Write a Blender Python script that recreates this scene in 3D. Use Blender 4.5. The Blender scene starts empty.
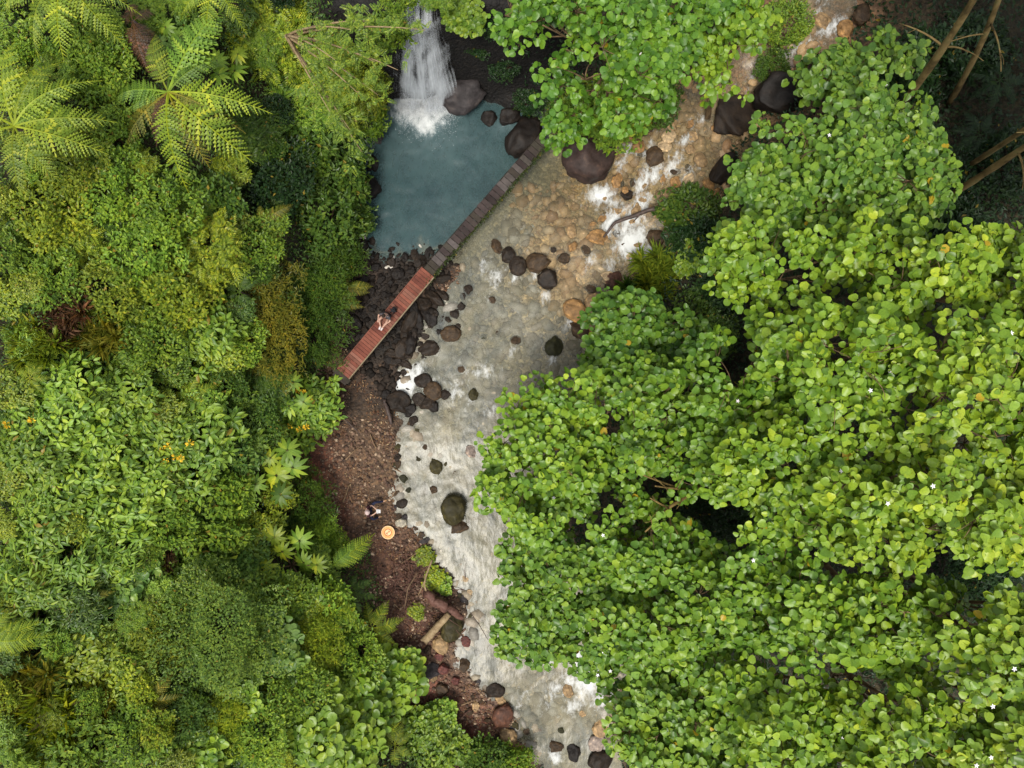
import bpy, bmesh, math, random
import numpy as np
from mathutils import Vector, Matrix

rng = np.random.default_rng(11)
random.seed(11)
SC = bpy.context.scene
COL = SC.collection
F, CZ = 680.0, 34.0            # focal length in pixels, camera height in metres


def P(px, py, z=0.0):
    k = (CZ - z) / F
    return np.array([(px - 512) * k, (384 - py) * k])


# ------------------------------------------------------------------ noise
def _h(ix, iy, iz):
    n = (ix * 374761393 + iy * 668265263 + iz * 2147483647 + 974711) & 0xFFFFFFFF
    n = ((n ^ (n >> 13)) * 1274126177) & 0xFFFFFFFF
    n = n ^ (n >> 16)
    return (n & 0xFFFFFF) / float(0xFFFFFF)


def noise3(p, s=1.0):
    p = np.asarray(p, float) * s
    i = np.floor(p).astype(np.int64)
    f = p - i
    f = f * f * (3 - 2 * f)
    r = 0
    for dx in (0, 1):
        wx = f[..., 0] if dx else 1 - f[..., 0]
        for dy in (0, 1):
            wy = f[..., 1] if dy else 1 - f[..., 1]
            for dz in (0, 1):
                wz = f[..., 2] if dz else 1 - f[..., 2]
                r = r + wx * wy * wz * _h(i[..., 0] + dx, i[..., 1] + dy, i[..., 2] + dz)
    return r


def noise2(x, y, s=1.0, z=0.37):
    return noise3(np.stack([np.asarray(x, float), np.asarray(y, float), np.full(np.shape(x), z / s)], -1), s)


def sstep(a, b, x):
    t = np.clip((x - a) / (b - a), 0, 1)
    return t * t * (3 - 2 * t)


# ------------------------------------------------------------------ river layout (world metres)
HW_CTRL = [(430, 180, .10), (400, 230, .08), (500, 180, .10), (440, 250, .03), (740, 115, 1.35), (690, 150, 1.05), (655, 195, .75),
           (615, 235, .38), (560, 200, .22), (560, 290, .12), (500, 350, 0), (430, 400, -.05), (450, 500, -.2), (520, 560, -.25),
           (500, 650, -.38), (580, 660, -.32), (600, 690, -.5), (570, 740, -.85), (560, 800, -1.0), (830, 25, 2.9), (900, -30, 3.6),
           (400, 60, .1), (600, 330, .2)]
_hc = np.array([[*P(a, b, z), z] for a, b, z in HW_CTRL])


def HWf(x, y):
    x = np.asarray(x, float); y = np.asarray(y, float)
    w = 0; s = 0
    for cx, cy, cz in _hc:
        k = 1.0 / (((x - cx) ** 2 + (y - cy) ** 2 + .3) ** 1.6)
        w = w + k; s = s + k * cz
    return s / w


def to_world(pts):
    out = []
    for a, b in pts:
        w = P(a, b, 0)
        for _ in range(3):
            w = P(a, b, float(HWf(w[0], w[1])))
        out.append(w)
    return np.array(out)


WATER = to_world([(392, 98), (378, 125), (372, 150), (362, 190), (365, 232), (378, 243), (388, 249), (397, 238), (407, 246), (415, 241), (421, 230), (429, 241), (438, 236), (445, 245), (454, 250), (458, 285), (436, 318), (424, 345),
                  (402, 372), (396, 396), (412, 420), (402, 470), (404, 510), (430, 545), (462, 590), (468, 620), (455, 650), (470, 672),
                  (492, 690), (515, 722), (535, 755), (550, 805), (640, 810), (612, 745), (604, 705), (640, 660), (620, 610), (575, 560),
                  (570, 480), (598, 420), (630, 345), (640, 300), (650, 270), (690, 232), (722, 185), (738, 130), (760, 85), (800, 58),
                  (838, 50), (862, 10), (868, -40), (795, -25), (745, 35), (700, 82), (650, 105), (612, 130), (575, 138), (545, 132), (510, 112),
                  (480, 100), (458, 92), (440, 84)])
SHORE = to_world([(392, 98), (372, 150), (358, 190), (352, 240), (348, 270), (342, 310), (334, 345), (330, 376), (318, 430), (308, 520), (335, 540),
                  (372, 545), (388, 600), (384, 660), (398, 715), (440, 738), (470, 752), (535, 765), (560, 700), (560, 400), (640, 260), (590, 130), (470, 100)])


def sdist(poly, x, y):
    x = np.asarray(x, float); y = np.asarray(y, float)
    d = np.full(x.shape, 1e9); ins = np.zeros(x.shape, bool)
    n = len(poly)
    for i in range(n):
        a = poly[i]; b = poly[(i + 1) % n]
        e = b - a
        t = np.clip(((x - a[0]) * e[0] + (y - a[1]) * e[1]) / (e @ e), 0, 1)
        d = np.minimum(d, (x - a[0] - t * e[0]) ** 2 + (y - a[1] - t * e[1]) ** 2)
        c = ((a[1] > y) != (b[1] > y))
        with np.errstate(divide='ignore', invalid='ignore'):
            xi = (b[0] - a[0]) * (y - a[1]) / (b[1] - a[1]) + a[0]
        ins ^= c & (x < xi)
    d = np.sqrt(d)
    return np.where(ins, -d, d)


def WD(x, y):
    """Distance to the waterline, ragged like a real bank."""
    x = np.asarray(x, float); y = np.asarray(y, float)
    return sdist(WATER, x, y) + .75 * (noise2(x, y, .9, 4.) - .5) + .45 * (noise2(x, y, 2.6, 8.) - .5)


def Hf(x, y):
    """Height of the ground."""
    x = np.asarray(x, float); y = np.asarray(y, float)
    d = WD(x, y)
    ds = np.minimum(d, sdist(SHORE, x, y))
    hw = HWf(x, y)
    n1 = noise2(x, y, .35) - .5
    n2 = noise2(x, y, 1.3) - .5
    n3 = noise2(x, y, 4.0) - .5
    pool = np.exp(-(((x + 4.2) / 3.4) ** 2 + ((y - 10.5) / 3.2) ** 2))
    inside = -(.10 + .16 * np.clip(-d, 0, 1.2) + .9 * pool) + .10 * n2 + .05 * n3
    s = np.clip(ds, 0, 60)
    bank = .10 * np.clip(d, 0, 6) + .1 * n2 * sstep(0, 1, d) + .05 * n3
    left = 1 - sstep(-4, 3, x)
    rise = left * (7.5 * (1 - np.exp(-s / 7.0)) + .10 * s) + (1 - left) * (5.0 * (1 - np.exp(-s / 8.0)) + .06 * s)
    out = bank + rise + n1 * 1.0 * sstep(.5, 4, s) + n2 * .3 * sstep(.3, 2, s)
    h = hw + np.where(d < 0, inside, inside * 0 + out + np.where(d < .3, -(.10) * (1 - np.clip(d, 0, .3) / .3), 0))
    # rock step of the waterfall
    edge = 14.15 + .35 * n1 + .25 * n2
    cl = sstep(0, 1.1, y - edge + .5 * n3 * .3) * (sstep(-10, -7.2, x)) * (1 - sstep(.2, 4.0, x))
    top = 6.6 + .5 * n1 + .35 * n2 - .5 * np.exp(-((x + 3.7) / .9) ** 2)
    return np.maximum(h, h * (1 - cl) + top * cl)


def H1(x, y):
    return float(Hf(np.array([x]), np.array([y]))[0])


def ground_at(px, py, up=0.0):
    """The point of the ground whose plant, UP metres tall, tops out at this place of the view from above."""
    z = 2.0
    for _ in range(14):
        w = P(px, py, z)
        z += .6 * (H1(w[0], w[1]) + up - z)
    w = P(px, py, z)
    return w[0], w[1], H1(w[0], w[1])


# ------------------------------------------------------------------ object helpers
def mesh_np(name, V, faces, smooth=False):
    me = bpy.data.meshes.new(name)
    V = np.asarray(V, np.float32)
    me.vertices.add(len(V)); me.vertices.foreach_set('co', V.ravel())
    if not isinstance(faces, list):
        faces = [faces]
    faces = [np.asarray(f, np.int32) for f in faces if len(f)]
    nl = sum(f.size for f in faces); nf = sum(len(f) for f in faces)
    me.loops.add(nl); me.loops.foreach_set('vertex_index', np.concatenate([f.ravel() for f in faces]))
    me.polygons.add(nf)
    tot = np.concatenate([np.full(len(f), f.shape[1], np.int32) for f in faces])
    st = np.concatenate([[0], np.cumsum(tot)[:-1]]).astype(np.int32)
    me.polygons.foreach_set('loop_start', st)
    me.polygons.foreach_set('use_smooth', np.full(nf, smooth))
    me.update(calc_edges=True); me.validate()
    return me


def link(name, me, mat=None, parent=None, color=None):
    o = bpy.data.objects.new(name, me); COL.objects.link(o)
    if mat is not None and me is not None and not me.materials:
        me.materials.append(mat)
    if parent is not None:
        o.parent = parent
    if color is not None:
        o.color = (*color, 1)
    return o


def tag(o, label, cat, group=None, kind=None):
    if label: o['label'] = label
    if cat: o['category'] = cat
    if group: o['group'] = group
    if kind: o['kind'] = kind
    return o


def thing(name, label, cat, loc=(0, 0, 0), rz=0, group=None):
    o = bpy.data.objects.new(name, None); COL.objects.link(o)
    o.empty_display_size = .2
    o.location = loc; o.rotation_euler = (0, 0, rz)
    return tag(o, label, cat, group)


class MB:
    """Gathers pieces into one mesh."""
    def __init__(s): s.v = []; s.f = {3: [], 4: []}; s.n = 0
    def add(s, V, *fs):
        V = np.asarray(V, float)
        for f in fs:
            f = np.asarray(f, int)
            if len(f): s.f[f.shape[1]].append(f + s.n)
        s.v.append(V); s.n += len(V); return s
    def box(s, c, size, rot=None):
        h = np.array(size) / 2
        V = np.array([[x, y, z] for x in (-1, 1) for y in (-1, 1) for z in (-1, 1)]) * h
        if rot is not None: V = V @ np.array(rot).T
        return s.add(V + np.array(c), [[0, 1, 3, 2], [4, 6, 7, 5], [0, 4, 5, 1], [2, 3, 7, 6], [0, 2, 6, 4], [1, 5, 7, 3]])
    def tube(s, pts, rad, n=7):
        pts = np.asarray(pts, float); rad = np.asarray(rad, float) * np.ones(len(pts))
        t = np.gradient(pts, axis=0); t /= np.linalg.norm(t, axis=1)[:, None] + 1e-9
        ref = np.array([.31, .17, .93]) if abs(t[0, 2]) < .9 else np.array([1., 0.1, 0])
        a = np.cross(t, ref); a /= np.linalg.norm(a, axis=1)[:, None] + 1e-9
        b = np.cross(t, a)
        th = np.arange(n) * 2 * math.pi / n
        V = (pts[:, None] + rad[:, None, None] * (np.cos(th)[None, :, None] * a[:, None] + np.sin(th)[None, :, None] * b[:, None])).reshape(-1, 3)
        i = np.arange(len(pts) - 1)[:, None] * n; j = np.arange(n)[None]; k = (j + 1) % n
        q = np.stack([i + j, i + k, i + n + k, i + n + j], -1).reshape(-1, 4)
        m = len(V)
        V = np.vstack([V, pts[:1], pts[-1:]])
        c0 = np.stack([np.full(n, m), (np.arange(n) + 1) % n, np.arange(n)], -1)
        e = (len(pts) - 1) * n
        c1 = np.stack([np.full(n, m + 1), e + np.arange(n), e + (np.arange(n) + 1) % n], -1)
        return s.add(V, q, np.vstack([c0, c1]))
    def mesh(s, name, smooth=False):
        return mesh_np(name, np.vstack(s.v), [np.vstack(f) for f in s.f.values() if f], smooth)


def bez(a, b, bend, n=9):
    a = np.array(a, float); b = np.array(b, float); t = np.linspace(0, 1, n)[:, None]
    m = (a + b) / 2 + np.array(bend)
    return (1 - t) ** 2 * a + 2 * t * (1 - t) * m + t * t * b


def unit(v):
    return v / (np.linalg.norm(v, axis=-1, keepdims=True) + 1e-9)


def scatter(tpl, pos, d, nrm, size):
    """Copies of a leaf shape at POS, its length along D, its face along NRM."""
    V, Fc = tpl
    d = unit(d); nrm = unit(nrm - (nrm * d).sum(-1, keepdims=True) * d); sd = np.cross(nrm, d)
    size = np.asarray(size).reshape(-1, 1, 1)
    W = pos[:, None] + size * (V[None, :, 0:1] * d[:, None] + V[None, :, 1:2] * sd[:, None] + V[None, :, 2:3] * nrm[:, None])
    off = (np.arange(len(pos)) * len(V))[:, None, None]
    return W.reshape(-1, 3), (Fc[None] + off).reshape(-1, Fc.shape[1])


# ------------------------------------------------------------------ leaf shapes (length 1 along +x)
def leaf_round(tip=0.0):
    n = 10
    V = [(.46, 0, -.03)]
    for i in range(n):
        a = math.pi + math.pi / n + i * 2 * math.pi / n
        r = .5 * (1 + .06 * math.cos(3 * a) + tip * max(0, math.cos(a)) ** 6)
        x = .48 + r * math.cos(a); y = 1.04 * r * math.sin(a)
        V.append((x, y, .20 * abs(y) * 2 - .30 * (x - .45) ** 2 + .035 * math.sin(a * 3 + 1)))
    V.append((.13, 0, -.03))
    idx = [n + 1] + list(range(1, n + 1))
    Fc = [(0, idx[i], idx[(i + 1) % len(idx)]) for i in range(len(idx))]
    return np.array(V), np.array(Fc)


def leaf_ovate(w=.42, fold=.09, droop=.14):
    V = [(0, 0, 0), (.35, w * .5, fold), (.7, w * .40, fold - droop * .4), (1, 0, -droop), (.7, -w * .40, fold - droop * .4), (.35, -w * .5, fold), (.35, 0, .02), (.7, 0, -droop * .35)]
    Fc = [(0, 6, 1), (6, 7, 2), (6, 2, 1), (7, 3, 2), (0, 5, 6), (6, 5, 4), (6, 4, 7), (7, 4, 3)]
    return np.array(V, float), np.array(Fc)


def leaf_small(w=.5):
    V = [(0, 0, 0), (.5, w * .5, .07), (1, 0, -.08), (.5, -w * .5, .07)]
    return np.array(V, float), np.array([(0, 2, 1), (0, 3, 2)])



def leaf_pinna(w):
    k = 5; V = [(0, 0, 0)]; Fc = []
    for i in range(1, k + 1):
        t = i / (k + .25); pr = w * .5 * (min(1, t / .2)) * (1 - max(0, t - .2) ** 1.8 * 1.1) 
        z = -.22 * t * t
        V += [(t + .03, pr, z + .02), (t, 0, z - .012), (t + .03, -pr, z + .02), (t - .07, pr * .62, z + .014), (t - .07, -pr * .62, z + .014)]
    V.append((1, 0, -.24)); n = len(V) - 1
    for i in range(k):
        b = 1 + 5 * i; prev = 0 if i == 0 else b - 5 + 1
        Fc += [(prev, b + 1, b + 3), (b + 3, b + 1, b), (prev, b + 4, b + 1), (b + 4, b + 2, b + 1)]
    b = 1 + 5 * (k - 1); Fc += [(b + 1, n, b), (b + 1, b + 2, n)]
    return np.array(V, float), np.array(Fc)


LR2 = leaf_round(.38)
LR, LO, LN, LS, LT = leaf_round(), leaf_ovate(), leaf_ovate(.26, .05, .2), leaf_small(), leaf_small(.22)


def frond_tpl(L=1.0, npair=24, npin=9, width=.24, arch=.30, droop=.55, seed=0):
    """One fern frond along +x, built of leaflets on side ribs."""
    r = np.random.default_rng(seed)
    pos = []; dr = []; nr = []; sz = []
    for i in range(npair):
        t = .14 + .86 * i / (npair - 1)
        x = L * (t - .12 * t * t); z = L * (arch * t - droop * t * t)
        slope = np.array([1, 0, (arch - 2 * droop * t)]); slope /= np.linalg.norm(slope)
        prof = (min(1, t / .28) ** .7) * (1 - max(0, (t - .35) / .65) ** 1.7) * .97 + .03
        plen = L * width * prof
        for sgn in (1, -1):
            ang = .25 + .45 * t + r.normal(0, .05)
            pd = np.array([math.sin(ang) * slope[0], sgn * math.cos(ang), math.sin(ang) * slope[2] - .10])
            pd /= np.linalg.norm(pd)
            k = max(3, int(npin * (.35 + .65 * prof)))
            pos.append(np.array([x, 0, z])); dr.append(pd); nr.append((-.35 * slope[2] + r.normal(0, .10), sgn * .25 + r.normal(0, .10), 1)); sz.append(plen * r.uniform(.92, 1.06))
            for j in range(0):
                u = (j + .5) / k
                p = np.array([x, 0, z]) + pd * plen * u + np.array([0, 0, -.12 * plen * u * u])
                ll = (L / npair * .80) * (1.15 - .72 * u)
                for s2 in (1, -1):
                    q = pd * .45 + s2 * slope * .9
                    pos.append(p); dr.append(q); nr.append((-.3 * slope[2] + r.normal(0, .12), r.normal(0, .12), 1)); sz.append(ll * 1.3)
    V, Fc = scatter(leaf_pinna(.36 * 18 / npair * .19 / width), np.array(pos), np.array(dr), np.array(nr), np.array(sz))
    mb = MB(); mb.add(V, Fc)
    t = np.linspace(0, 1, 12)
    mb.tube(np.stack([L * (t - .12 * t * t), 0 * t, L * (arch * t - droop * t * t) - .006], -1), .012 * L * (1 - .85 * t) + .002, 4)
    return mb.mesh('frond')


# ------------------------------------------------------------------ materials
def new_mat(name):
    m = bpy.data.materials.new(name); m.use_nodes = True
    nt = m.node_tree; nt.nodes.clear()
    return m, nt


class N:
    def __init__(s, nt): s.nt = nt
    def __call__(s, t, inp=None, **kw):
        n = s.nt.nodes.new(t)
        for k, v in kw.items(): setattr(n, k, v)
        for k, v in (inp or {}).items():
            if hasattr(v, 'links') or isinstance(v, bpy.types.NodeSocket): s.nt.links.new(v, n.inputs[k])
            else: n.inputs[k].default_value = v
        return n


def c4(c): return (*c, 1)


def ramp(n, fac, stops, interp='LINEAR'):
    r = n('ShaderNodeValToRGB', {'Fac': fac}); cr = r.color_ramp; cr.interpolation = interp
    while len(cr.elements) < len(stops): cr.elements.new(.5)
    for e, (p, c) in zip(cr.elements, stops): e.position = p; e.color = c if len(c) == 4 else c4(c)
    return r.outputs['Color']


def mixc(n, fac, a, b, mode='MIX'):
    m = n('ShaderNodeMix', data_type='RGBA', blend_type=mode)
    for k, v in ((0, fac), (6, a), (7, b)):
        if isinstance(v, bpy.types.NodeSocket): n.nt.links.new(v, m.inputs[k])
        else: m.inputs[k].default_value = v if k == 0 else c4(v[:3])
    return m.outputs[2]


def leaf_mat(name, rough=.5, trans=.28, spread=1.0, odd=(.22, .16, .02), oddp=.02):
    """Leaves: the plant's own colour (object colour), varied from leaf to leaf."""
    m, nt = new_mat(name); n = N(nt)
    geo = n('ShaderNodeNewGeometry'); oi = n('ShaderNodeObjectInfo'); tc = n('ShaderNodeTexCoord')
    rnd = geo.outputs['Random Per Island']
    var = ramp(n, rnd, [(0, (.34, .46, .6)), (.25, (.66, .76, .9)), (.5, (.95, 1.0, 1.4)), (.72, (1.2, 1.12, 1.0)), (.88, (1.1, 1.12, 1.9)), (.95, (1.5, 1.3, 1.4)), (1, (1.8, 1.48, 1.9))])
    base = mixc(n, 1.0, oi.outputs['Color'], var, 'MULTIPLY')
    nz = n('ShaderNodeTexNoise', {'Vector': tc.outputs['Object'], 'Scale': 1.1, 'Detail': 3})
    big = ramp(n, nz.outputs['Fac'], [(.3, (.72, .82, .95)), (.7, (1.25, 1.12, .95))])
    base = mixc(n, .8 * spread, base, mixc(n, 1.0, base, big, 'MULTIPLY'))
    fl = n('ShaderNodeMath', {0: rnd}, operation='MULTIPLY'); fl.inputs[1].default_value = 37.77
    fr = n('ShaderNodeMath', {0: fl.outputs[0]}, operation='FRACT')
    lt = n('ShaderNodeMath', {0: fr.outputs[0]}, operation='LESS_THAN'); lt.inputs[1].default_value = oddp
    base = mixc(n, lt.outputs[0], base, odd)
    # fine mottling on each leaf
    nz2 = n('ShaderNodeTexNoise', {'Vector': tc.outputs['Object'], 'Scale': 22.0, 'Detail': 2})
    base = mixc(n, .35, base, mixc(n, 1.0, base, ramp(n, nz2.outputs['Fac'], [(.3, (.55, .6, .6)), (.7, (1.35, 1.3, 1.2))]), 'MULTIPLY'))
    bs = n('ShaderNodeBsdfPrincipled', {'Base Color': base, 'Roughness': rough - .07, 'Specular IOR Level': .30})
    tr = n('ShaderNodeBsdfTranslucent', {'Color': mixc(n, 1.0, base, (1.5, 1.35, .5), 'MULTIPLY')})
    mx = n('ShaderNodeMixShader', {0: trans, 1: bs.outputs[0], 2: tr.outputs[0]})
    n('ShaderNodeOutputMaterial', {'Surface': mx.outputs[0]})
    return m


def solid_mat(name, cols, scale=6.0, rough=.7, bump=.4, spec=.4, stretch=(1, 1, 1), island=False, obcol=False, coords='Object', detail=6):
    m, nt = new_mat(name); n = N(nt)
    tc = n('ShaderNodeTexCoord')
    mp = n('ShaderNodeMapping', {'Vector': tc.outputs[coords], 'Scale': stretch})
    nz = n('ShaderNodeTexNoise', {'Vector': mp.outputs[0], 'Scale': scale, 'Detail': detail, 'Roughness': .62})
    k = len(cols)
    col = ramp(n, nz.outputs['Fac'], [(.3 + .4 * i / max(1, k - 1), c) for i, c in enumerate(cols)])
    if island:
        g = n('ShaderNodeNewGeometry')
        col = ramp(n, g.outputs['Random Per Island'], [(i / (k - 1), c) for i, c in enumerate(cols)])
        col = mixc(n, .6, col, mixc(n, 1.0, col, ramp(n, nz.outputs['Fac'], [(.3, (.5, .5, .5)), (.7, (1.4, 1.4, 1.4))]), 'MULTIPLY'))
    if obcol:
        oi = n('ShaderNodeObjectInfo'); col = mixc(n, 1.0, col, oi.outputs['Color'], 'MULTIPLY')
    bp = n('ShaderNodeBump', {'Height': nz.outputs['Fac'], 'Strength': bump, 'Distance': .06})
    bs = n('ShaderNodeBsdfPrincipled', {'Base Color': col, 'Roughness': rough, 'Specular IOR Level': spec, 'Normal': bp.outputs[0]})
    n('ShaderNodeOutputMaterial', {'Surface': bs.outputs[0]})
    return m


M_LEAF = leaf_mat('leaf', .48, .27, oddp=.006)
M_GLOSS = leaf_mat('leaf_round', .45, .25, odd=(.36, .26, .02), oddp=.004)
M_PALM = leaf_mat('palmate_leaf', .5, .25, oddp=0)
M_FERN = leaf_mat('fern_leaf', .55, .30, oddp=.0)
M_BARK = solid_mat('bark', [(.05, .032, .017), (.13, .085, .045), (.22, .15, .075)], 5, .85, .6, .2, (1, 1, .3))
M_TWIG = solid_mat('twig', [(.07, .045, .025), (.17, .11, .065)], 9, .8, .3, .2)
M_DEAD = leaf_mat('dead_leaf', .8, .15, odd=(.2, .1, .05), oddp=.1)
M_ROCK = solid_mat('rock', [(.25, .24, .22), (.65, .64, .62), (1.0, .98, .92), (2.1, 1.95, 1.6)], 2.1, .62, 1.0, .25, obcol=True, detail=10)
M_YEL = solid_mat('yellow_petals', [(.62, .36, .01), (.8, .55, .03)], 8, .6, .1)
M_WHITE = solid_mat('white_petals', [(.75, .68, .72), (.85, .82, .84)], 8, .5, .1)

# ------------------------------------------------------------------ ground sheet
SPL = [  # patches of bed, soil and wet stone: x, y in the view, radius, colour, strength
    (690, 130, 75, (.34, .235, .115), .9), (640, 190, 60, (.36, .25, .12), .9), (580, 215, 60, (.27, .20, .10), .9), (545, 175, 40, (.15, .13, .075), .8),
    (560, 270, 50, (.42, .28, .14), .8), (590, 310, 45, (.46, .32, .18), .85), (540, 340, 45, (.40, .34, .22), .6), (590, 180, 26, (.40, .24, .09), .8),
    (810, 45, 70, (.26, .15, .085), 1), (850, 15, 24, (.24, .14, .08), 1), (760, 80, 40, (.28, .16, .09), .8), (520, 240, 40, (.36, .26, .14), .6),
    (440, 170, 75, (.065, .115, .12), 1), (400, 215, 50, (.06, .10, .115), 1), (480, 150, 45, (.07, .12, .11), .9), (420, 240, 30, (.06, .06, .05), .7),
    (395, 275, 45, (.016, .012, .010), 1), (370, 320, 45, (.018, .013, .010), 1), (420, 320, 40, (.015, .012, .010), 1), (400, 360, 45, (.016, .013, .010), 1), (360, 400, 40, (.03, .02, .014), .8),
    (435, 250, 28, (.016, .012, .010), .9), (352, 250, 20, (.013, .010, .009), .9), (400, 410, 25, (.025, .018, .013), .9),
    (320, 470, 28, (.115, .034, .022), .95), (330, 505, 26, (.095, .030, .022), .9), (315, 520, 22, (.07, .022, .018), .9), (325, 440, 18, (.10, .035, .024), .6),
    (375, 465, 50, (.085, .055, .032), .7), (385, 570, 40, (.065, .028, .020), .85), (405, 630, 40, (.075, .035, .024), .8), (422, 690, 30, (.125, .05, .036), .9),
    (470, 715, 45, (.10, .042, .030), .8), (500, 725, 25, (.10, .03, .024), .7), (450, 600, 25, (.06, .035, .024), .7),
    (560, 690, 60, (.40, .31, .22), .6), (505, 650, 40, (.44, .40, .31), .6)]


def build_ground():
    fx = np.concatenate([-np.geomspace(150, 22, 22)[:-1], np.arange(-22, -10, .3), np.arange(-10, 12, .14), np.arange(12, 22, .35), np.geomspace(22, 150, 22)])
    fy = np.concatenate([-np.geomspace(150, 20, 22)[:-1], np.arange(-20, 20, .15), np.geomspace(20, 150, 22)])
    X, Y = np.meshgrid(fx, fy)
    sh = X.shape; x = X.ravel(); y = Y.ravel()
    z = Hf(x, y)
    n, m = sh[1], sh[0]
    i = np.arange(m - 1)[:, None] * n + np.arange(n - 1)[None]
    q = np.stack([i, i + 1, i + n + 1, i + n], -1).reshape(-1, 4)
    me = mesh_np('ground', np.stack([x, y, z], -1), q, True)
    d = WD(x, y); ds = np.minimum(d, sdist(SHORE, x, y))
    bed = np.array([.24, .215, .155]); shore = np.array([.105, .062, .038]); soil = np.array([.030, .026, .014])
    w = noise2(x, y, 1.5) - .5
    a = sstep(-.25, .3, d + w * .5)[:, None]; b = sstep(-.2, .8, ds + w * .8)[:, None]
    shw = shore * (1 - .6 * (1 - sstep(.05, .7, d))[:, None])
    col = bed * (1 - a) + shw * a
    col = col * (1 - b) + soil * b
    gx, gy = x, y
    for px, py, r, c, s in SPL:
        wc = to_world([(px, py)])[0]; rr = r / 20.0
        k = (s * np.exp(-(((gx - wc[0]) ** 2 + (gy - wc[1]) ** 2) / (rr * rr)) ** 1.6))[:, None] * (1 - b * .7)
        k = np.clip(k * (1 + 1.0 * (noise2(x, y, 1.1, 5.)[:, None] - .5)), 0, 1)
        col = col * (1 - k) + np.array(c) * k
    a0 = to_world([(432, 262)])[0]; b0 = to_world([(542, 140)])[0]; e = (b0 - a0) / np.linalg.norm(b0 - a0)
    pk = ((1 - sstep(-.3, .5, (x - a0[0]) * e[1] - (y - a0[1]) * e[0])) * (d < .6) * (x < 2.2) * sstep(5.0, 6.0, y))[:, None]
    col = col * (1 - pk) + np.array([.055, .085, .085]) * pk
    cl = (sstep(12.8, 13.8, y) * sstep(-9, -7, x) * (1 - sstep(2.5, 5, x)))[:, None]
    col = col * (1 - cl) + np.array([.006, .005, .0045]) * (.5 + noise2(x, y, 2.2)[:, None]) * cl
    at = me.color_attributes.new('soil', 'FLOAT_COLOR', 'POINT')
    at.data.foreach_set('color', np.hstack([col, np.ones((len(col), 1))]).astype(np.float32).ravel())
    m, nt = new_mat('ground'); n = N(nt)
    vc = n('ShaderNodeVertexColor', layer_name='soil'); tc = n('ShaderNodeTexCoord')
    nz = n('ShaderNodeTexNoise', {'Vector': tc.outputs['Object'], 'Scale': 3.2, 'Detail': 8, 'Roughness': .7})
    v1 = n('ShaderNodeTexVoronoi', {'Vector': tc.outputs['Object'], 'Scale': 5.5, 'Randomness': 1.0})
    v2 = n('ShaderNodeTexVoronoi', {'Vector': tc.outputs['Object'], 'Scale': 9.0, 'Randomness': 1.0})
    col = mixc(n, 1.0, vc.outputs[0], ramp(n, nz.outputs['Fac'], [(.25, (.5, .5, .52)), (.5, (1, 1, 1)), (.75, (1.45, 1.38, 1.25))]), 'MULTIPLY')
    hs = n('ShaderNodeSeparateColor', {0: v1.outputs['Color']})
    hs2 = n('ShaderNodeSeparateColor', {0: v2.outputs['Color']})
    col = mixc(n, .55, col, mixc(n, 1.0, col, ramp(n, hs.outputs[0], [(0, (.55, .53, .5)), (.5, (1, .98, .95)), (1, (1.5, 1.42, 1.3))]), 'MULTIPLY'))
    col = mixc(n, .6, col, mixc(n, 1.0, col, ramp(n, hs2.outputs[0], [(0, (.5, .5, .5)), (.6, (1, 1, 1)), (.9, (1.6, 1.5, 1.3)), (1, (2.2, 2.0, 1.7))]), 'MULTIPLY'))
    ad = n('ShaderNodeMath', {0: v1.outputs['Distance'], 1: v2.outputs['Distance']}, operation='ADD')
    bp = n('ShaderNodeBump', {'Height': ad.outputs[0], 'Strength': .55, 'Distance': .08}); bp.invert = True
    bs = n('ShaderNodeBsdfPrincipled', {'Base Color': col, 'Roughness': .75, 'Specular IOR Level': .3, 'Normal': bp.outputs[0]})
    n('ShaderNodeOutputMaterial', {'Surface': bs.outputs[0]})
    tag(link('ground', me, m), None, None, kind='structure')


build_ground()

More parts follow.
